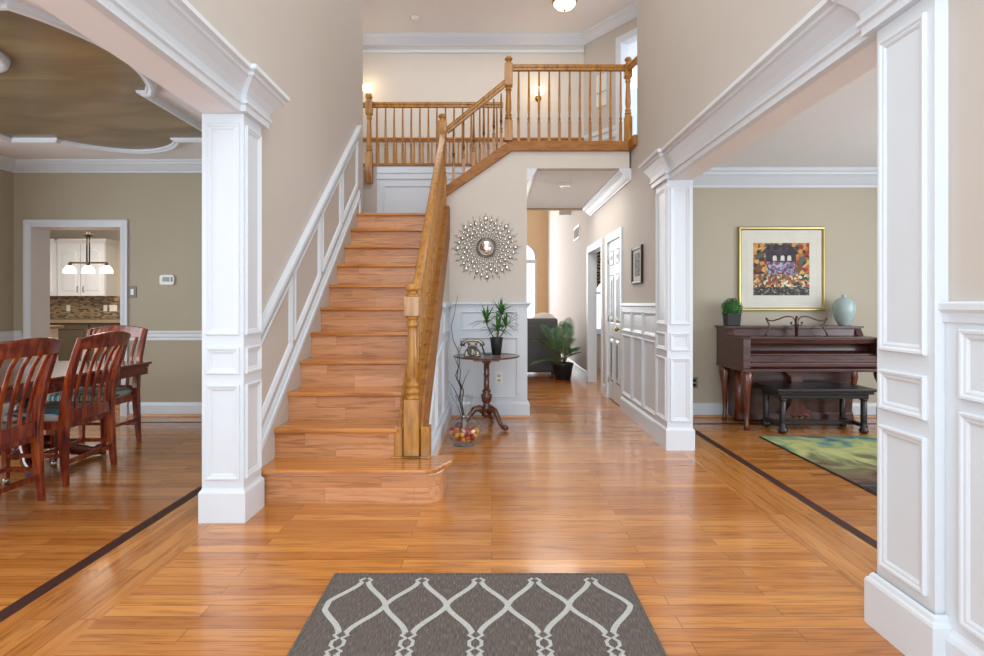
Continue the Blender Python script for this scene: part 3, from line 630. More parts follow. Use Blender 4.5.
def chair():
    t = thing('dining_chair', '', 'chair', world=False, group='dining chairs around the table')
    for s in (-1, 1):
        b = MB(); b.tube([(.255*s, -.232, 0), (.25*s, -.22, .14), (.245*s, -.212, .3), (.24*s, -.21, .45), (.24*s, -.222, .58), (.243*s, -.255, .75), (.248*s, -.3, .9), (.252*s, -.335, 1.0)], [.023, .029, .034, .036, .034, .031, .028, .025], 4, pi/4, 1, False, (1, 0, 0)); b.build('leg', 'cherry', t, .005)
        b = MB(); b.tube([(.22*s, .2, 0), (.222*s, .2, .06), (.225*s, .2, .4)], [.02, .023, .033], 4, pi/4, 1, False, (1, 0, 0)); lg = b.build('leg', 'cherry', t, .004)
        b = MB(); b.lathe([(.02, 0), (.021, .04), (.018, .042)], 10, (.22*s, .2, 0)); b.build('leg_cap', 'chrome', lg)
    b = MB(); k = 12; vs = []; fs = []
    for i in range(k+1):
        u = -1+2*i/k; bow = 1-u*u; x = .262*u
        for (yy, zz) in ((-.302, .918), (-.328, .918), (-.36, 1.0+.028*bow), (-.335, 1.0+.028*bow)): vs.append((x, yy-.045*bow, zz+.006*bow))
    for i in range(k):
        for j in range(4): fs.append((4*i+j, 4*i+(j+1) % 4, 4*i+4+(j+1) % 4, 4*i+4+j))
    fs += [(3, 2, 1, 0), tuple(4*k+j for j in range(4))]; b.add(vs, fs); b.build('crest_rail', 'cherry', t, .006)
    b = MB()
    for i in range(k+1): pass
    b.prism([(-.235, -.225), (-.12, -.24), (0, -.246), (.12, -.24), (.235, -.225), (.235, -.2), (.12, -.214), (0, -.22), (-.12, -.214), (-.235, -.2)], ZP(0), .42, .505); b.build('back_rail', 'cherry', t, .004)
    for i in range(5):
        u = (-2+i)/2.0; x0 = .15*u; x1 = .175*u; bow = 1-u*u*.55
        pts = [(x0+(x1-x0)*q, -.215-.02*bow+dy, z) for q, dy, z in ((0, 0, .49), (.2, -.004, .57), (.4, -.02, .66), (.6, -.042, .75), (.85, -.08, .86), (1, -.108-.02*bow, .935))]
        b = MB(); b.tube(pts, .018, 4, pi/4, .55, False, (0, 1, 0)); b.build('slat', 'cherry', t, .003)
    b = MB(); b.prism([(-.24, -.21), (.24, -.21), (.25, .2), (.2, .235), (-.2, .235), (-.25, .2)], ZP(0), .375, .435); b.build('seat_frame', 'cherry', t, .004)
    b = MB(); P = [(-.215, -.19), (.215, -.19), (.245, .19), (.2, .235), (-.2, .235), (-.245, .19)]
    for (s0, z0, s1, z1) in ((1, .435, 1.02, .455), (1.02, .455, .98, .478), (.98, .478, .86, .492)):
        b.add([(x*s0, y*s0, z0) for x, y in P]+[(x*s1, y*s1, z1) for x, y in P], [(i, (i+1) % 6, 6+(i+1) % 6, 6+i) for i in range(6)], True)
    b.add([(x*.86, y*.86, .492) for x, y in P], [tuple(range(6))]); b.add([(x, y, .435) for x, y in P], [tuple(range(6))[::-1]]); b.build('seat_cushion', 'stripe', t)
    for s in (-1, 1):
        b = MB(); b.bar((.24*s, -.225, .2), (.225*s, .2, .2), .022, .026); b.build('stretcher', 'cherry', t)
    b = MB(); b.bar((-.24, -.02, .2), (.24, -.02, .2), .022, .026); b.build('stretcher', 'cherry', t)
    b = MB(); b.bar((-.24, -.235, .16), (.24, -.235, .16), .022, .03); b.build('stretcher', 'cherry', t)
    return t
c0 = chair(); c0['label'] = 'cherry dining chair nearest the viewer, cut off by the left edge'
c0.location = (-3.05, 3.44, 0); c0.rotation_euler.z = R(90)
c1 = copy_tree(c0); c1['label'] = 'cherry slat-back dining chair in the middle, along the side of the table'; c1.location = (-3.11, 4.24, 0); c1.rotation_euler.z = R(90)
c2 = copy_tree(c0); c2['label'] = 'cherry dining chair farthest away, at the head of the table'; c2.location = (-3.42, 5.06, 0); c2.rotation_euler.z = R(180)
# wall gadgets
t = thing('thermostat', 'white thermostat with grey display on dining room wall', 'thermostat', (-3.57, 6.5, 1.44))
b = MB(); b.prism(rrect(-3.65, -3.49, 1.44, 1.55, .025), YM(6.5), 0, .028); b.build('body', 'porc', t, .004)
b = MB(); b.box(-3.615, -3.54, 6.468, 6.474, 1.475, 1.525); b.build('screen', 'screen', t)
b = MB(); b.box(-3.525, -3.505, 6.468, 6.474, 1.475, 1.525); b.build('buttons', 'greyp', t)
t = thing('light_switch', 'grey metal light switch plate beside the kitchen doorway', 'light switch', (-3.955, 6.5, 1.30))
b = MB(); b.box(-3.995, -3.915, 6.49, 6.5, 1.30, 1.425); b.build('wall_plate', 'greyp', t, .003)
b = MB(); b.box(-3.972, -3.938, 6.483, 6.49, 1.33, 1.395); b.build('rocker', 'porc', t, .002)
# ------------------------------------------------------------------ kitchen through the doorway
def cabinet_door(b, x0, x1, z0, z1, y):
    b.box(x0, x1, y, y+.02, z0, z1)
    arch = [(x0+.06, z0+.07), (x1-.06, z0+.07), (x1-.06, z1-.14)]+[(x1-.06-(x1-x0-.12)*i/8, z1-.14+.06*sin(pi*i/8)) for i in range(1, 8)]+[(x0+.06, z1-.14)]
    b.frame(arch, [(0, 0), (.006, -.002), (.012, .0), (.03, .008), (.06, .009)], YM(y))
for (x0, x1, doors, lab) in ((-8.9, -8.12, [(-8.9, -8.51), (-8.505, -8.13)], 'white wall cabinet at the left, cut off by the doorway jamb'), (-8.11, -7.22, [(-8.1, -7.675), (-7.655, -7.23)], 'white wall cabinet with two arched doors, behind the pendant light')):
    t = thing('wall_cabinet', lab, 'cabinet', (x0, 11.33, 1.38), group='white kitchen wall cabinets')
    b = MB(); b.box(x0, x1, 11.02, 11.33, 1.38, 2.36); b.build('body', 'trim', t)
    b = MB(); b.sweep([(x0, 11.0), (x1+.0, 11.0), (x1+.0, 11.33)], crown(2.44, .09, .07), -1); b.build('cornice', 'trim', t)
    for i, (a, c) in enumerate(doors):
        b = MB(); cabinet_door(b, a, c, 1.385, 2.35, 11.0); d = b.build('door', 'trim', t)
        hx = c-.045 if i == 0 else a+.045
        b = MB(); b.tube([(hx, 10.998, 1.45), (hx, 10.975, 1.46), (hx, 10.975, 1.55), (hx, 10.998, 1.56)], .006, 6); b.build('handle', 'bronze', d)
b = MB(); b.box(-8.95, -4.05, 11.315, 11.33, .95, 1.38); struct(b, 'trim_%d' % 90, 'mosaic')
for i, x in enumerate((-8.12, -7.41, -7.26)):
    b = MB(); wd = .035 if i < 2 else .07; b.box(x-wd, x+wd, 11.305, 11.315, 1.09, 1.21); tag(b.build('outlet_plate', 'porc'), ['white outlet plate on mosaic backsplash, leftmost of three', 'narrow white outlet plate on mosaic backsplash, middle of three', 'wide white switch plate on mosaic backsplash, rightmost of three'][i], 'outlet')
b = MB(); b.box(-8.9, -4.1, 10.68, 11.31, .89, .935); tag(b.build('worktop', 'granite'), 'speckled brown granite worktop under the mosaic backsplash', 'worktop')
t = thing('base_cabinet', 'dark base cabinet under the granite worktop', 'cabinet', (-6.5, 11, 0))
b = MB(); b.box(-8.9, -4.1, 10.74, 11.31, 0, .888); b.build('body', 'basecab', t)
for i in range(6):
    b = MB(); b.box(-8.88+.79*i, -8.12+.79*i, 10.72, 10.74, .1, .86); b.frame(rect(-8.8+.79*i, -8.2+.79*i, .18, .78), PMS, YM(10.72)); b.build('door', 'basecab', t)
t = thing('kitchen_peninsula', 'white kitchen peninsula end with granite top past the doorway', 'counter', (-6.9, 8.2, 0))
b = MB(); b.box(-7.6, -6.25, 7.95, 8.5, 0, .88); b.frame(rect(-7, -6.33, .15, .8), PMS, YM(7.95)); b.build('body', 'trim', t)
b = MB(); b.box(-7.65, -6.2, 7.9, 8.55, .88, .92); b.build('countertop', 'granite', t, .005)
t = thing('pendant_light', 'bronze kitchen pendant with three frosted white glass shades', 'pendant lamp', (-6.16, 9, 2.72))
b = MB(); b.lathe([(.06, 2.72), (.06, 2.70), (.012, 2.69), (.012, 2.35), (.008, 2.34), (.03, 2.3), (.055, 2.295), (.055, 2.27), (.014, 2.26)], 12, (-6.16, 9, 0)); b.tube([(-6.18, 9, 2.28), (-6.18, 9, 1.86)], .012, 6); b.tube([(-6.14, 9, 2.28), (-6.14, 9, 1.86)], .012, 6); b.tube([(-6.45, 9, 1.86), (-5.87, 9, 1.86)], .014, 6); b.build('frame', 'bronze', t)
for x in (-6.44, -6.16, -5.88):
    b = MB(); b.lathe([(.09, 1.70), (.086, 1.745), (.062, 1.79), (.035, 1.815), (.02, 1.82)], 16, (x, 9, 0)); sh = b.build('shade', 'pendg', t)
    b = MB(); b.lathe([(.025, 1.815), (.025, 1.85), (.014, 1.86)], 10, (x, 9, 0)); b.build('socket', 'bronze', sh)
# ------------------------------------------------------------------ living room
t = thing('piano', 'dark mahogany upright piano with cabriole legs against living room wall', 'piano', (3.19, 6.1, 0))
PX0, PX1 = 2.44, 3.84
prof = [(6.40, .60), (5.76, .60), (5.74, .62), (5.74, .655), (5.76, .67), (5.76, .72), (5.80, .725), (5.80, .74), (5.92, .76), (5.94, .84), (5.80, .84), (5.79, .885), (6.12, .89), (6.14, .97), (6.40, .97)]
b = MB(); b.prism(prof, XP(0), PX0+.06, PX1-.06); b.build('case', 'mahog', t, .004)
for x in (PX0, PX1-.07):
    b = MB(); b.prism([(6.41, .585), (5.745, .585), (5.725, .60), (5.725, .885), (5.745, .9), (6.09, .905), (6.13, .965), (6.16, .98), (6.41, .98)], XP(0), x, x+.07); b.build('side_panel', 'mahog', t, .006)
b = MB(); b.box(PX0-.02, PX1+.02, 6.12, 6.42, .98, 1.0); b.box(PX0-.005, PX1+.005, 6.14, 6.42, .965, .98); b.build('lid', 'mahog', t, .005)
b = MB(); b.box(PX0+.08, PX1-.08, 5.77, 6.1, .89, .905); b.build('music_shelf', 'mahog', t, .004)
b = MB(); b.box(PX0-.005, PX1+.005, 5.715, 6.41, .57, .6); b.build('key_bed', 'mahog', t, .005)
b = MB(); b.box(PX0+.12, PX1-.10, 6.14, 6.40, .03, .57); b.box(PX0+.12, PX1-.10, 6.11, 6.14, .03, .1); b.build('lower_case', 'mahog', t, .004)
b = MB(); b.prism([(2.99, .57), (3.28, .57), (3.26, .53), (3.2, .48), (3.18, .3), (3.2, .2), (3.24, .14), (3.28, .12), (3.28, .06), (2.99, .06), (2.99, .12), (3.03, .14), (3.07, .2), (3.09, .3), (3.07, .48), (3.01, .53)], lambda u, v, h: (u, h, v), 6.06, 6.14); b.build('pilaster', 'mahogl', t, .004)
b = MB(); b.lathe([(.05, .03), (.05, .57)], 16, (2.58, 6.16, 0)); b.build('corner_column', 'mahogl', t)
for x in (3.07, 3.135, 3.2):
    b = MB(); b.tube([(x, 6.08, .09), (x, 6.02, .085), (x, 5.97, .075)], [.012, .016, .02], 8, 0, .4); b.build('pedal', 'brass', t)
for (x, y) in ((PX0+.05, 5.77), (PX1-.05, 5.77), (PX0+.03, 6.27), (PX1-.03, 6.27)):
    s = -1 if x < 3 else 1
    b = MB(); b.tube([(x, y, .57), (x+s*.005, y-.012, .52), (x+s*.012, y-.03, .45), (x+s*.006, y-.02, .33), (x-s*.004, y, .2), (x-s*.004, y+.005, .1), (x+s*.004, y-.008, .05), (x+s*.004, y-.01, .0)], [.056, .056, .044, .03, .024, .021, .022, .028], 10); b.build('leg', 'mahogl', t)
b = MB(); yy = 6.02
def mp(px, py): return (2.80+(px-187)/7.03*6.1/590*1.0, yy, .905+(408-py)/7.03*6.1/590)
for s in (1, -1):
    def mq(px, py):
        x, y, z = mp(px if s > 0 else 792-px, py); return (x, y, z)
    b.tube([mq(187, 288), mq(205, 302), mq(235, 303), mq(270, 293), mq(305, 278), mq(340, 272), mq(368, 278), mq(385, 298), mq(392, 318)], .0075, 8)
    b.tube([mq(392, 318), mq(380, 334), mq(364, 334), mq(354, 324), mq(360, 314)], .0065, 8)
    b.tube([mq(187, 288), mq(196, 310), mq(212, 335), mq(205, 360), mq(188, 385), mq(182, 408)], .0085, 8)
    b.sphere(mq(187, 288), .012, 10); b.sphere(mq(360, 316), .011, 10)
b.tube([mp(396, 268), mp(396, 300), mp(396, 408)], [.01, .02, .014], 8)
b.build('music_desk', 'mahog', t)
t = thing('piano_bench', 'dark piano bench with turned legs in front of the piano', 'bench', (3.15, 5.8, 0))
b = MB(); b.box(2.68, 3.62, 5.53, 6.03, .402, .43); b.box(2.70, 3.60, 5.55, 6.01, .375, .402); b.box(2.735, 3.565, 5.575, 5.985, .332, .375); b.build('seat', 'black', t, .008)
for x in (2.765, 3.535):
    for y in (5.61, 5.95):
        b = MB(); b.lathe([(.03, 0), (.042, .02), (.042, .04), (.028, .05), (.036, .07), (.026, .085), (.028, .1), (.028, .30), (.024, .305), (.038, .318), (.038, .332)], 16, (x, y, 0)); b.build('leg', 'black', t)
b = MB(); b.bar((2.765, 5.61, .075), (2.765, 5.95, .075), .04, .035); b.build('stretcher', 'black', t)
b = MB(); b.bar((3.535, 5.61, .075), (3.535, 5.95, .075), .04, .035); b.build('stretcher', 'black', t)
b = MB(); b.bar((2.765, 5.78, .075), (3.535, 5.78, .075), .04, .035); b.build('stretcher', 'black', t)
t = thing('framed_print', 'gold-framed colorful street scene print above the piano', 'picture', (3.155, 6.45, 1.155))
GX0, GX1, GZ0, GZ1 = 2.685, 3.63, 1.155, 2.07
b = MB(); b.frame(rect(GX0, GX1, GZ0, GZ1), [(0, 0), (0, .03), (.008, .036), (.022, .034), (.034, .022), (.036, .014)], YM(6.45)); b.build('frame', 'gold', t)
b = MB(); b.box(GX0+.03, GX1-.03, 6.434, 6.449, GZ0+.03, GZ1-.03); b.frame(rect(2.78, 3.55, 1.24, 1.97), [(0, 0), (.001, .002), (.008, .002), (.009, 0)], YM(6.434)); b.build('mat_board', 'mat', t)
AX0, AX1, AZ0, AZ1 = 2.85, 3.46, 1.325, 1.895
b = MB(); y0 = 6.4335
def ar(m, u0, u1, v0, v1, h): b.m = m; b.prism(rect(AX0+u0*(AX1-AX0), AX0+u1*(AX1-AX0), AZ0+v0*(AZ1-AZ0), AZ0+v1*(AZ1-AZ0)), YM(y0), 0, h)
ar(0, 0, 1, .35, 1, .0010); ar(1, 0, 1, .08, .4, .0014); ar(3, 0, 1, 0, .16, .0018); ar(4, .24, .74, .4, .66, .0018); ar(2, .22, .76, .64, .82, .0022)
b.m = 2; b.prism([(AX0+u*(AX1-AX0), AZ0+v*(AZ1-AZ0)) for u, v in ((.12, .8), (.82, .8), (.66, .96), (.28, .96))], YM(y0), 0, .0026)
b.m = 5
for u in (.38, .52, .64):
    b.prism([(AX0+(u+du)*(AX1-AX0), AZ0+(.66+dv)*(AZ1-AZ0)) for du, dv in ((-.035, 0), (.035, 0), (.035, .07), (.02, .1), (-.02, .1), (-.035, .07))], YM(y0), 0, .003)
b.build('print', ['paintsky', 'paintcrowd', 'paintdark', 'paintstreet', 'paintblue', 'mat'], t)
t = thing('vase', 'pale celadon ceramic vase on the right end of the piano', 'vase', (3.735, 6.26, 1.0))
b = MB(); b.lathe([(r_*.96, 1.0+(z_-1)*.93) for r_, z_ in [(.05, 1.0), (.055, 1.005), (.085, 1.06), (.108, 1.13), (.118, 1.19), (.112, 1.245), (.088, 1.29), (.048, 1.315), (.026, 1.325), (.024, 1.345), (.028, 1.352), (.018, 1.352), (.016, 1.32)]], 32, (3.735, 6.26, 0)); b.build('body', 'celadon', t)
t = thing('potted_topiary', 'small round green boxwood ball in square black pot on piano', 'plant', (2.545, 6.26, 1.0))
b = MB(); b.prism(rect(-.075, .075, -.075, .075), lambda u, v, h: (2.545+u*(.85+h), 6.26+v*(.85+h), 1.0+h), 0, .14); b.build('pot', 'pot', t, .004)
b = MB(); c = V((2.545, 6.26, 1.185)); b.sphere(c, .085, 12)
for i in range(900):
    d = V((random.gauss(0, 1), random.gauss(0, 1), random.gauss(0, 1))).normalized(); p = c+d*random.uniform(.082, .108); u = d.orthogonal().normalized(); q = M4.Rotation(random.uniform(0, 6.28), 3, d) @ u; r_ = d.cross(q)
    l = .016; b.add([p, p+q*l*.5+r_*l*.35+d*.004, p+q*l+d*.008, p+q*l*.5-r_*l*.35+d*.004], [(0, 1, 2, 3)])
b.build('foliage', 'leafb', t, recalc=False)
t = thing('area_rug', 'green and black painterly area rug in front of the piano bench', 'rug', (2.47, 3.2, 0))
b = MB(); b.prism(rect(2.48, 4.6, 3.0, 5.44), ZP(0), 0.0005, .011); b.build('pile', 'artrug', t, .003)
b = MB(); b.frame(rect(2.468, 4.612, 2.988, 5.452), [(0, 0.0005), (0, .0085), (.012, .0085), (.012, .0005)], ZP(0)); b.build('binding', 'blackf', t)
for (nm, x, y, z, lab, fn, s) in (('a', 2.21, 6.45, .37, 'dark outlet cover on living room wall left of the piano', None, 'greyp'), ('b', .076, YS-.014, .425, 'white outlet cover behind the pedestal table', None, 'porc')):
    t = thing('outlet', lab, 'outlet', (x, y, z-.06))
    b = MB(); b.box(x-.038, x+.038, y-.007, y, z-.06, z+.06); b.build('cover', s, t, .002)
    for dz in (-.025, .025):
        b = MB(); b.prism(rrect(x-.017, x+.017, z+dz-.015, z+dz+.015, .008), YM(y-.007), 0, .003); b.build('socket', 'dark' if s == 'greyp' else 'grille', t)
# ------------------------------------------------------------------ foyer rug
t = thing('foyer_rug', 'grey-brown foyer rug with pale ogee trellis lines', 'rug', (-.05, 1.8, 0))
RX0, RX1, RY0, RY1 = -.705, .60, .85, 2.668
b = MB(); b.m = 0; b.prism(rect(RX0, RX1, RY0, RY1), ZP(0), .0005, .009)
b.m = 1
def ribbon(pts, wd, lift=0):
    P = [V(p) for p in pts]; vs = []
    for i, p in enumerate(P):
        d = (P[min(i+1, len(P)-1)]-P[max(i-1, 0)]).normalized(); nn = V((-d.y, d.x))*wd/2
        for q in (p+nn, p-nn): vs.append((q.x, q.y, .0096+lift))
    b.add(vs, [(2*i, 2*i+1, 2*i+3, 2*i+2) for i in range(len(P)-1)])
sp_ = .2480; xc = -.060; LEN, LNK = .40, .135; PER = LEN+LNK
def smooth_(q): return q*q*(3-2*q)
for k in range(-2, 3):
    xk_ = xc+k*sp_
    for s in (-1, 1):
        for j in range(0, 4):
            yt = 2.59-j*PER          # lens top
            pts = []
            for i in range(25):
                tt = i/24; q = 1-abs(2*tt-1); g = .35*q+.65*smooth_(q); pts.append((xk_+s*(.014+(sp_/2-.014)*g), yt-LEN*tt))
            pts = [p for p in pts if RX0+.03 < p[0] < RX1-.03 and RY0+.04 < p[1] < RY1-.03]
            if len(pts) > 1: ribbon(pts, .023, .0002*(s+1)+.0001*(k % 2))
            for hh in ((yt+LNK, yt),):
                y0_ = hh[0]-.012; y1_ = hh[1]+.012; L = y0_-y1_
                pts = [(xk_+s*.014, y0_+.012), (xk_+s*.026, y0_-.004), (xk_+s*.006, y0_-.22*L), (xk_+s*.022, y0_-.38*L), (xk_+s*.022, y0_-.62*L), (xk_+s*.006, y0_-.78*L), (xk_+s*.026, y1_+.004), (xk_+s*.014, y1_-.012)]
                pts = [p for p in pts if RY0+.04 < p[1] < RY1-.025]
                if len(pts) > 1: ribbon(pts, .014, .0006+.0002*s)
b.build('pile', ['rug', 'rugline'], t)
b = MB(); b.frame(rect(RX0-.008, RX1+.008, RY0-.008, RY1+.008), [(0, 0.0005), (0, .0105), (.012, .0105), (.012, .009)], ZP(0)); b.build('binding', 'rug', t)
# ------------------------------------------------------------------ pedestal table and what stands on it
tx, ty, tz = -.055, 5.95, .712
t = thing('pedestal_table', 'round walnut tilt-top pedestal table against the white wainscot', 'table', (tx, ty, 0))
b = MB(); b.lathe([(0, tz-.022), (.30, tz-.022), (.328, tz-.016), (.336, tz-.006), (.333, tz), (.322, tz+.001), (.315, tz-.003), (0, tz-.003)], 48, (tx, ty, 0)); b.build('tabletop', 'walnut', t)
b = MB(); b.box(tx-.13, tx+.13, ty-.12, ty+.12, tz-.05, tz-.022); b.build('top_block', 'walnut', t, .006)
b = MB(); b.lathe([(.05, tz-.05), (.05, tz-.065), (.03, tz-.085), (.027, .54), (.032, .53), (.032, .515), (.027, .505), (.03, .37), (.042, .365), (.046, .35), (.036, .335), (.055, .32), (.058, .3), (.045, .25), (.03, .225), (.04, .215), (.04, .16), (.05, .14), (.05, .1), (.03, .09)], 20, (tx, ty, 0)); b.build('column', 'walnut', t)
for a in (R(-52), R(200), R(80)):
    d = V((cos(a), sin(a), 0)); c = V((tx, ty, 0)); z = V((0, 0, 1))
    b = MB(); b.tube([c+d*.03+z*.15, c+d*.08+z*.185, c+d*.13+z*.175, c+d*.18+z*.12, c+d*.22+z*.06, c+d*.26+z*.028, c+d*.30+z*.032, c+d*.325+z*.025], [.035, .034, .031, .026, .022, .02, .03, .02], 10); b.build('leg', 'walnut', t)
tt_ = tz+.0015
t = thing('rotary_telephone', 'antique brass rotary telephone on the pedestal table', 'telephone', (-.195, 5.88, tt_))
px, py = -.195, 5.88; 
b = MB()
lv = [(.085, .07, 0), (.088, .072, .012), (.08, .064, .02), (.074, .058, .05), (.05, .045, .075), (.044, .04, .1), (.044, .036, .108)]
vs = []
for (a, c, z) in lv:
    vs += [(px+x*a, py+y*c, tt_+z) for x, y in ((-1, -.8), (-.8, -1), (.8, -1), (1, -.8), (1, .8), (.8, 1), (-.8, 1), (-1, .8))]
b.add(vs, [(i*8+j, i*8+(j+1) % 8, i*8+8+(j+1) % 8, i*8+8+j) for i in range(len(lv)-1) for j in range(8)]+[tuple(range(8))[::-1], tuple(range(8*len(lv)-8, 8*len(lv)))], False); b.build('base', 'antique', t, .003)
b = MB(); Mq = M4.Rotation(R(62), 3, 'X'); b.lathe([(.0, .012), (.018, .012), (.02, .008), (.05, .008), (.054, .002), (.054, -.01)], 24, (px, py-.062, tt_+.058), Mq)
for i in range(10):
    a = 2*pi*i/10; q = Mq @ V((.036*cos(a), .036*sin(a), .009)); b.sphere(V((px, py-.062, tt_+.058))+q, .007, 8)
b.build('dial', 'antique', t)
b = MB()
for s in (-1, 1):
    b.tube([(px+s*.03, py, tt_+.105), (px+s*.045, py, tt_+.125), (px+s*.052, py, tt_+.142)], .008, 8); b.tube([(px+s*.03, py, tt_+.105), (px+s*.03, py-.025, tt_+.13)], .006, 6)
b.build('cradle', 'brass', t)
b = MB(); b.tube([(px-.1, py, tt_+.1), (px-.094, py, tt_+.128), (px-.065, py, tt_+.148), (px, py, tt_+.155), (px+.065, py, tt_+.148), (px+.094, py, tt_+.128), (px+.1, py, tt_+.1)], [.028, .022, .016, .015, .016, .022, .028], 12); b.build('handset', 'antique', t)
t = thing('pen_stand', 'black desk pen in its low holder between telephone and plant', 'pen holder', (-.05, 5.92, tt_))
b = MB(); b.box(-.085, -.005, 5.89, 5.95, tt_, tt_+.018); b.build('base', 'pot', t, .004)
b = MB(); b.tube([(-.075, 5.92, tt_+.018), (-.088, 5.92, tt_+.06), (-.1, 5.92, tt_+.105)], [.007, .009, .006], 8); b.build('pen', 'blackf', t)
t = thing('potted_dracaena', 'spiky green plant in tall black pot on the pedestal table', 'plant', (.045, 5.93, tt_))
fx, fy = .045, 5.93
b = MB(); b.lathe([(.042, tt_), (.045, tt_+.004), (.066, tt_+.175), (.066, tt_+.182), (.06, tt_+.182), (.058, tt_+.165)], 24, (fx, fy, 0)); pt = b.build('pot', 'pot', t)
b = MB(); b.lathe([(0, tt_+.165), (.058, tt_+.165)], 20, (fx, fy, 0)); b.build('soil', 'soil', pt)
heads = [((-.12, .0, .40), 26), ((.055, .0, .49), 32), ((.01, -.03, .30), 22), ((.11, .02, .34), 20)]
for (hp, nb) in heads:
    b = MB(); p0 = V((fx+hp[0]*.12, fy+hp[1]*.2, tt_+.16)); p2 = V((fx+hp[0]*.85, fy+hp[1], tt_+hp[2]*.82)); b.tube([p0, (p0+p2)/2+V((hp[0]*.08, 0, 0)), p2], [.007, .006, .005], 6); sm = b.build('stem', 'stem', t)
    b = MB()
    for i in range(nb):
        a = 2*pi*i*.381966*1.0; el = R(random.uniform(-5, 80)); L = random.uniform(.14, .22); d = V((cos(a)*cos(el), sin(a)*cos(el)*.8, sin(el))); sd = V((-sin(a), cos(a), 0)); p = p2+V((0, 0, .03*i/nb)); q0 = None; vs = []
        for j in range(6):
            tq = j/5; c = p+d*L*tq+V((0, 0, -.09*tq*tq*cos(el))); wd = .011*(1-tq**1.8)*(.5+1.5*min(1, tq*3)*.5)+.0006
            vs += [c-sd*wd, c+V((0, 0, -.003)), c+sd*wd]
        b.add(vs, [(3*j+m, 3*j+m+1, 3*j+m+4, 3*j+m+3) for j in range(5) for m in (0, 1)], True)
    b.build('leaves', 'leaf', sm, recalc=False)
# ------------------------------------------------------------------ glass vase with branches and fruit on the floor
gx, gy = -.245, 5.15
t = thing('glass_vase', 'clear glass vase of fruit and twigs on the floor beside the stairs', 'vase', (gx, gy, 0))
b = MB(); b.lathe([(r_*1.16, z_) for r_, z_ in [(.0, .0), (.075, .0), (.082, .006), (.07, .018), (.062, .026), (.1, .052), (.126, .1), (.128, .135), (.112, .18), (.08, .215), (.056, .24), (.05, .27), (.055, .34), (.068, .43), (.066, .43)]], 40, (gx, gy, 0)); b.build('body', 'glass', t)
fr = [('red', 'keyred'), ('yellow', 'keyyel'), ('orange', 'keyor'), ('dark red', 'keypur')]
protos = {}; placed = []
tries = 0
while len(placed) < 58 and tries < 12000:
    tries += 1
    rr_ = .0215; z = random.uniform(.052, .14); mr = .117 if z > .09 else .068+(z-.05)*1.15
    a = random.uniform(0, 6.283); q = mr*sqrt(random.random()); p = V((gx+q*cos(a), gy+q*sin(a), z))
    if all((p-o_).length > .0375 for o_ in placed): placed.append(p)
for i, p in enumerate(placed):
    nm, mt = fr[(0, 1, 2, 0, 1, 3, 0, 1)[i % 8]]
    if nm not in protos:
        b = MB(); b.lathe([(0.002, .018), (.006, .0195), (.014, .0165), (.0195, .008), (.0205, -.002), (.017, -.012), (.01, -.0175), (.002, -.017)], 14); o = b.build('decorative_fruit', mt); protos[nm] = o
    else: o = protos[nm].copy(); COL.objects.link(o)
    o.location = p; o.rotation_euler = (random.uniform(-.6, .6), random.uniform(-.6, .6), 0)
    tag(o, 'small %s decorative fruit in the glass vase on the floor' % nm, 'fruit', '%s fruit in the glass vase' % nm)
def twig(label, pts, r0, subs=()):
    b = MB(); k = len(pts); b.tube([(gx+x, gy+y, z) for x, y, z in pts], [r0*(1-.75*i/(k-1)) for i in range(k)], 6)
    for s in subs: b.tube([(gx+x, gy+y, z) for x, y, z in s], [r0*.5, r0*.4, r0*.25], 5)
    tag(b.build('dry_branch', 'twig'), label, 'branch', 'dry branches in the glass vase')
twig('tallest wavy dark branch in the glass vase, reaching above the wainscot', [(-.005, 0, .12), (-.01, .0, .25), (-.035, .02, .38), (-.03, .02, .5), (-.075, .03, .6), (-.04, .03, .7), (-.045, .04, .8), (-.10, .04, .92), (-.115, .05, 1.04), (-.085, .05, 1.14), (-.075, .05, 1.22), (-.055, .06, 1.31)], .006, [[(-.045, .03, .8), (-.02, .03, .87), (-.035, .04, .92)]])
twig('thick twisted dark branch in the glass vase, second tallest', [(.008, .01, .12), (-.012, .012, .28), (-.045, .0, .4), (-.02, .0, .5), (-.06, .01, .58), (-.05, .02, .68), (-.09, .02, .78)], .008, [[(-.02, .0, .5), (.01, 0, .58), (.05, .0, .66)], [(-.045, 0, .4), (-.09, .0, .5), (-.14, .0, .56)]])
twig('curly dark branch in the glass vase, closest to the table', [(.01, .02, .12), (.0, .03, .25), (-.02, .03, .36), (-.005, .03, .47), (-.04, .03, .55), (-.03, .03, .64), (-.06, .035, .72), (-.05, .04, .86)], .007)
twig('short thin dark branch in the glass vase, leaning left', [(-.015, -.01, .12), (-.022, -.012, .25), (-.05, -.02, .34), (-.1, -.02, .42), (-.12, -.02, .52)], .004)
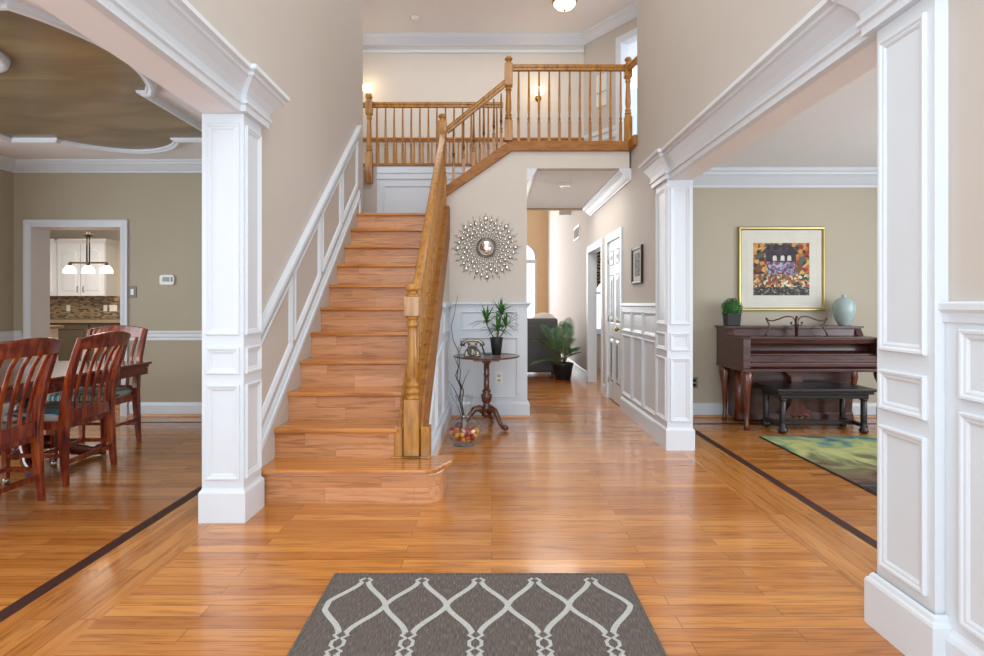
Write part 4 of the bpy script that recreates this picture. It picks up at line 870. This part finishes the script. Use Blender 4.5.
# ------------------------------------------------------------------ sunburst mirror
sx, sz, sy = -.062, 1.845, YS
t = thing('sunburst_mirror', 'silver sunburst mirror of small discs on the stair wall', 'mirror', (sx, sy, sz))
b = MB(); My = M4.Rotation(R(90), 3, 'X'); b.lathe([(0, .016), (.08, .016), (.082, .012)], 32, (sx, sy, sz), My); b.build('mirror', 'mirror', t)
b = MB(); b.lathe([(.08, .004), (.08, .022), (.086, .026), (.093, .02), (.095, .004)], 36, (sx, sy, sz), My)
for i in range(36): a = 2*pi*i/36; b.sphere((sx+.105*cos(a), sy-.014, sz+.105*sin(a)), .006, 6)
b.tube([(sx+.105*cos(2*pi*i/36), sy-.012, sz+.105*sin(2*pi*i/36)) for i in range(37)], .003, 5); b.build('frame', 'wire', t)
kinds = [[(.135, .008), (.17, .010), (.215, .017), (.268, .013), (.318, .022)], [(.13, .007), (.16, .009), (.195, .013), (.245, .018), (.295, .010)], [(.135, .008), (.175, .010), (.225, .013), (.28, .019), (.33, .009)], [(.13, .007), (.158, .009), (.19, .011), (.238, .013), (.30, .017)]]
ends = [.38, .352, .375, .362]
for i in range(32):
    a = 2*pi*i/32+.02; kd = kinds[i % 4]; ln = ends[i % 4]; ca, sa = cos(a), sin(a)
    b = MB(); b.m = 0; b.tube([(sx+.09*ca, sy-.012, sz+.09*sa), (sx+ln*.9*ca, sy-.012, sz+ln*.9*sa), (sx+ln*ca, sy-.012, sz+ln*sa)], [.0034, .0034, .0016], 5)
    for (r, q) in kd[1:]:
        c = (sx+r*ca, sy-.012, sz+r*sa); b.m = 0; q *= 1.25; b.lathe([(q, -.003), (q, .004), (q*.84, .006)], 12, c, My)
        b.m = 1; b.lathe([(0, .0065), (q*.84, .0065), (q*.84, .005)], 12, c, M4.Rotation(R(90+random.uniform(-9, 9)), 3, 'X') @ M4.Rotation(R(random.uniform(-9, 9)), 3, 'Y'))
    b.build('ray', ['wire', 'mirror'], t)
# ------------------------------------------------------------------ hall and family room
t = thing('framed_picture', 'small black-framed picture on the hall wall above the wainscot', 'picture', (XR, 6.13, 1.44))
b = MB(); b.frame(rect(5.92, 6.34, 1.44, 1.83), [(0, 0), (0, .022), (.01, .026), (.03, .02), (.034, .012)], XM(XR)); b.build('frame', 'blackf', t)
b = MB(); b.box(XR-.01, XR-.001, 5.94, 6.32, 1.46, 1.81); b.build('mat_board', 'mat', t)
b = MB(); b.box(XR-.0125, XR-.01, 6.03, 6.23, 1.52, 1.76); b.build('print', 'paintstreet', t)
t = thing('air_vent', 'pale wall air vent high on the right hall wall', 'vent', (XR, 10.55, 2.42))
b = MB(); b.frame(rect(10.2, 10.9, 2.38, 2.62), [(0, 0), (0, .012), (.03, .012), (.035, .004)], XM(XR)); b.build('frame', 'trim', t)
for i in range(7):
    b = MB(); z = 2.42+.027*i; b.add([(XR-.002, 10.23, z+.02), (XR-.002, 10.87, z+.02), (XR-.012, 10.87, z), (XR-.012, 10.23, z)], [(0, 1, 2, 3)]); b.build('slat', 'grille', t)
t = thing('sofa', 'charcoal leather sofa seen from behind in the family room', 'sofa', (.15, 10.7, 0))
b = MB(); b.prism(rrect(10.22, 10.5, .04, .98, .06), XP(0), -1.2, 1.14); b.build('backrest', 'sofa', t, .02)
b = MB(); b.box(-1.19, 1.13, 10.205, 10.225, .06, .60); b.box(-1.19, 1.13, 10.205, 10.225, .615, .86); b.build('back_panel', 'sofa', t, .008)
b = MB(); b.box(-1.15, 1.1, 10.45, 11.15, .1, .46); b.build('seat', 'sofa', t, .03)
for x in (-1.35, 1.0):
    b = MB(); b.prism(rrect(x, x+.2, .08, .66, .06), lambda u, v, h: (u, h, v), 10.3, 11.15); b.build('arm', 'sofa', t, .015)
for x in (-1.15, 1.05):
    for y in (10.3, 11.05):
        b = MB(); b.box(x-.03, x+.03, y-.03, y+.03, 0, .045); b.build('leg', 'pot', t)
b = MB(); b.sphere((.93, 10.62, .93), .2, 16, (1.1, .5, .75)); tag(b.build('throw_pillow', 'cushion'), 'white pillow peeking over the back of the charcoal sofa', 'pillow')
t = thing('potted_palm', 'potted palm with feathery fronds at the end of the sofa', 'plant', (1.16, 9.66, 0))
qx, qy = 1.16, 9.66
b = MB(); b.lathe([(.12, 0), (.13, .01), (.165, .22), (.175, .24), (.175, .27), (.155, .27), (.15, .24)], 24, (qx, qy, 0)); pt = b.build('pot', 'pot', t)
b = MB(); b.lathe([(0, .245), (.152, .245)], 20, (qx, qy, 0)); b.build('soil', 'soil', pt)
for i in range(20):
    a = 2*pi*i*.381966; el = R((78, 66, 56, 44, 28)[i % 5]); L = (1.0, .95, .88, .75, .6)[i % 5]*random.uniform(.85, 1.05)
    d = V((cos(a)*cos(el), sin(a)*cos(el), sin(el))); 
    if d.x > 0: d.x *= .3
    p0 = V((qx+cos(a)*.03, qy+sin(a)*.03, .25)); sp = [p0+d*L*q+V((0, 0, -.42*q*q*L*cos(el)-.1*q*q*L)) for q in [j/9 for j in range(10)]]
    b = MB(); b.m = 0; b.tube(sp, [.006*(1-.07*j) for j in range(10)], 5); b.m = 1
    sd = d.cross(V((0, 0, 1))).normalized()
    for j in range(14):
        tq = .3+.69*j/13; ii = min(8, int(tq*9)); c = sp[ii].lerp(sp[ii+1], tq*9-ii); dd = (sp[ii+1]-sp[ii]).normalized(); ln = .19*sin(pi*(.18+.8*(tq-.28)/.72))+.03
        for s in (-1, 1):
            v_ = (sd*s+dd*.75+V((0, 0, .12))).normalized(); wv = dd.cross(v_).cross(v_).normalized()*.010; tip = c+v_*ln+V((0, 0, -.1*ln)); mid = c+v_*ln*.45
            b.add([c, mid+wv, tip, mid-wv], [(0, 1, 2, 3)])
    b.build('frond', ['stem', 'leafp'], t, recalc=False)
# curtain in the side room
b = MB(); k = 26; vs = []
for i in range(k+1):
    u = i/k; x = 1.70+.5*u; y = 11.10+.025*sin(u*34); zb = 1.30+.55*(u**1.5); vs += [(x, y, 2.45), (x-.0, y-.01*sin(u*21), (2.45+zb)/2), (x-.03*(1-u), y, zb)]
b.add(vs, [(3*i+m, 3*i+m+1, 3*i+m+4, 3*i+m+3) for i in range(k) for m in (0, 1)], True)
o = b.build('curtain', 'zebra'); so = o.modifiers.new('cloth', 'SOLIDIFY'); so.thickness = .006; tag(o, 'brown animal-print swag curtain seen through the hall doorway', 'curtain')
# ------------------------------------------------------------------ upstairs fittings
def detector(label, x, y, z):
    t = thing('smoke_detector', label, 'smoke detector', (x, y, z))
    b = MB(); b.lathe([(.075, 0), (.075, -.012), (.066, -.018)], 24, (x, y, z)); b.build('mount', 'porc', t)
    b = MB(); b.lathe([(.062, -.018), (.06, -.032), (.045, -.042), (0, -.044)], 24, (x, y, z)); b.build('cover', 'porc', t)
detector('white smoke detector on the high ceiling above the stairs', -1.12, 8.6, CZ)
detector('white smoke detector on the low hall ceiling', .9, 7.28, H2)
t = thing('ceiling_lamp', 'flush ceiling lamp with frosted glass bowl above the balcony', 'ceiling lamp', (1.0, 8.12, CZ))
b = MB(); b.lathe([(.17, CZ), (.17, CZ-.02), (.15, CZ-.035)], 28, (1.0, 8.12, 0)); b.build('base', 'brass', t)
b = MB(); b.lathe([(.155, CZ-.03), (.15, CZ-.05), (.115, CZ-.09), (.06, CZ-.115), (.012, CZ-.122)], 28, (1.0, 8.12, 0)); b.build('glass_bowl', 'bowlg', t)
b = MB(); b.lathe([(.014, CZ-.118), (.018, CZ-.128), (.008, CZ-.142), (0, CZ-.146)], 12, (1.0, 8.12, 0)); b.build('finial', 'brass', t)
for (x, z, lab) in ((-1.92, 4.56, 'lit wall sconce at the left end of the upstairs hallway'), (.72, 4.52, 'lit wall sconce behind the balcony balusters')):
    t = thing('wall_sconce', lab, 'sconce', (x, 9.2, z))
    b = MB(); b.lathe([(.05, 0), (.05, .015), (.02, .02), (.02, .05)], 16, (x, 9.2, z-.09), My); b.tube([(x, 9.15, z-.09), (x, 9.12, z-.09), (x, 9.10, z-.07)], .008, 8); b.build('bracket', 'brass', t)
    b = MB(); b.sphere((x, 9.1, z), .085, 18, (1.1, 1, .8)); b.build('shade', 'lampg', t)
    l = bpy.data.lights.new('sconce_bulb', 'POINT'); l.energy = 2.5; l.color = (1, .78, .5); l.shadow_soft_size = .08
    lo = bpy.data.objects.new('sconce_bulb', l); COL.objects.link(lo); lo.location = (x, 8.98, z+.02)
for (z, lab) in ((4.55, 'upper small white-framed picture on the angled upstairs wall'), (4.30, 'lower small white-framed picture on the angled upstairs wall')):
    t = thing('small_picture', lab, 'picture', AP(.40, z, 0), group=None)
    h = .13 if z > 4.4 else .1
    b = MB(); b.frame(rect(.29, .50, z-h, z+h), [(0, 0), (0, .018), (.025, .018), (.028, .008)], AP); b.build('frame', 'trim', t)
    b = MB(); b.prism(rect(.31, .48, z-h+.02, z+h-.02), AP, 0, .009); b.build('print', 'mat', t)
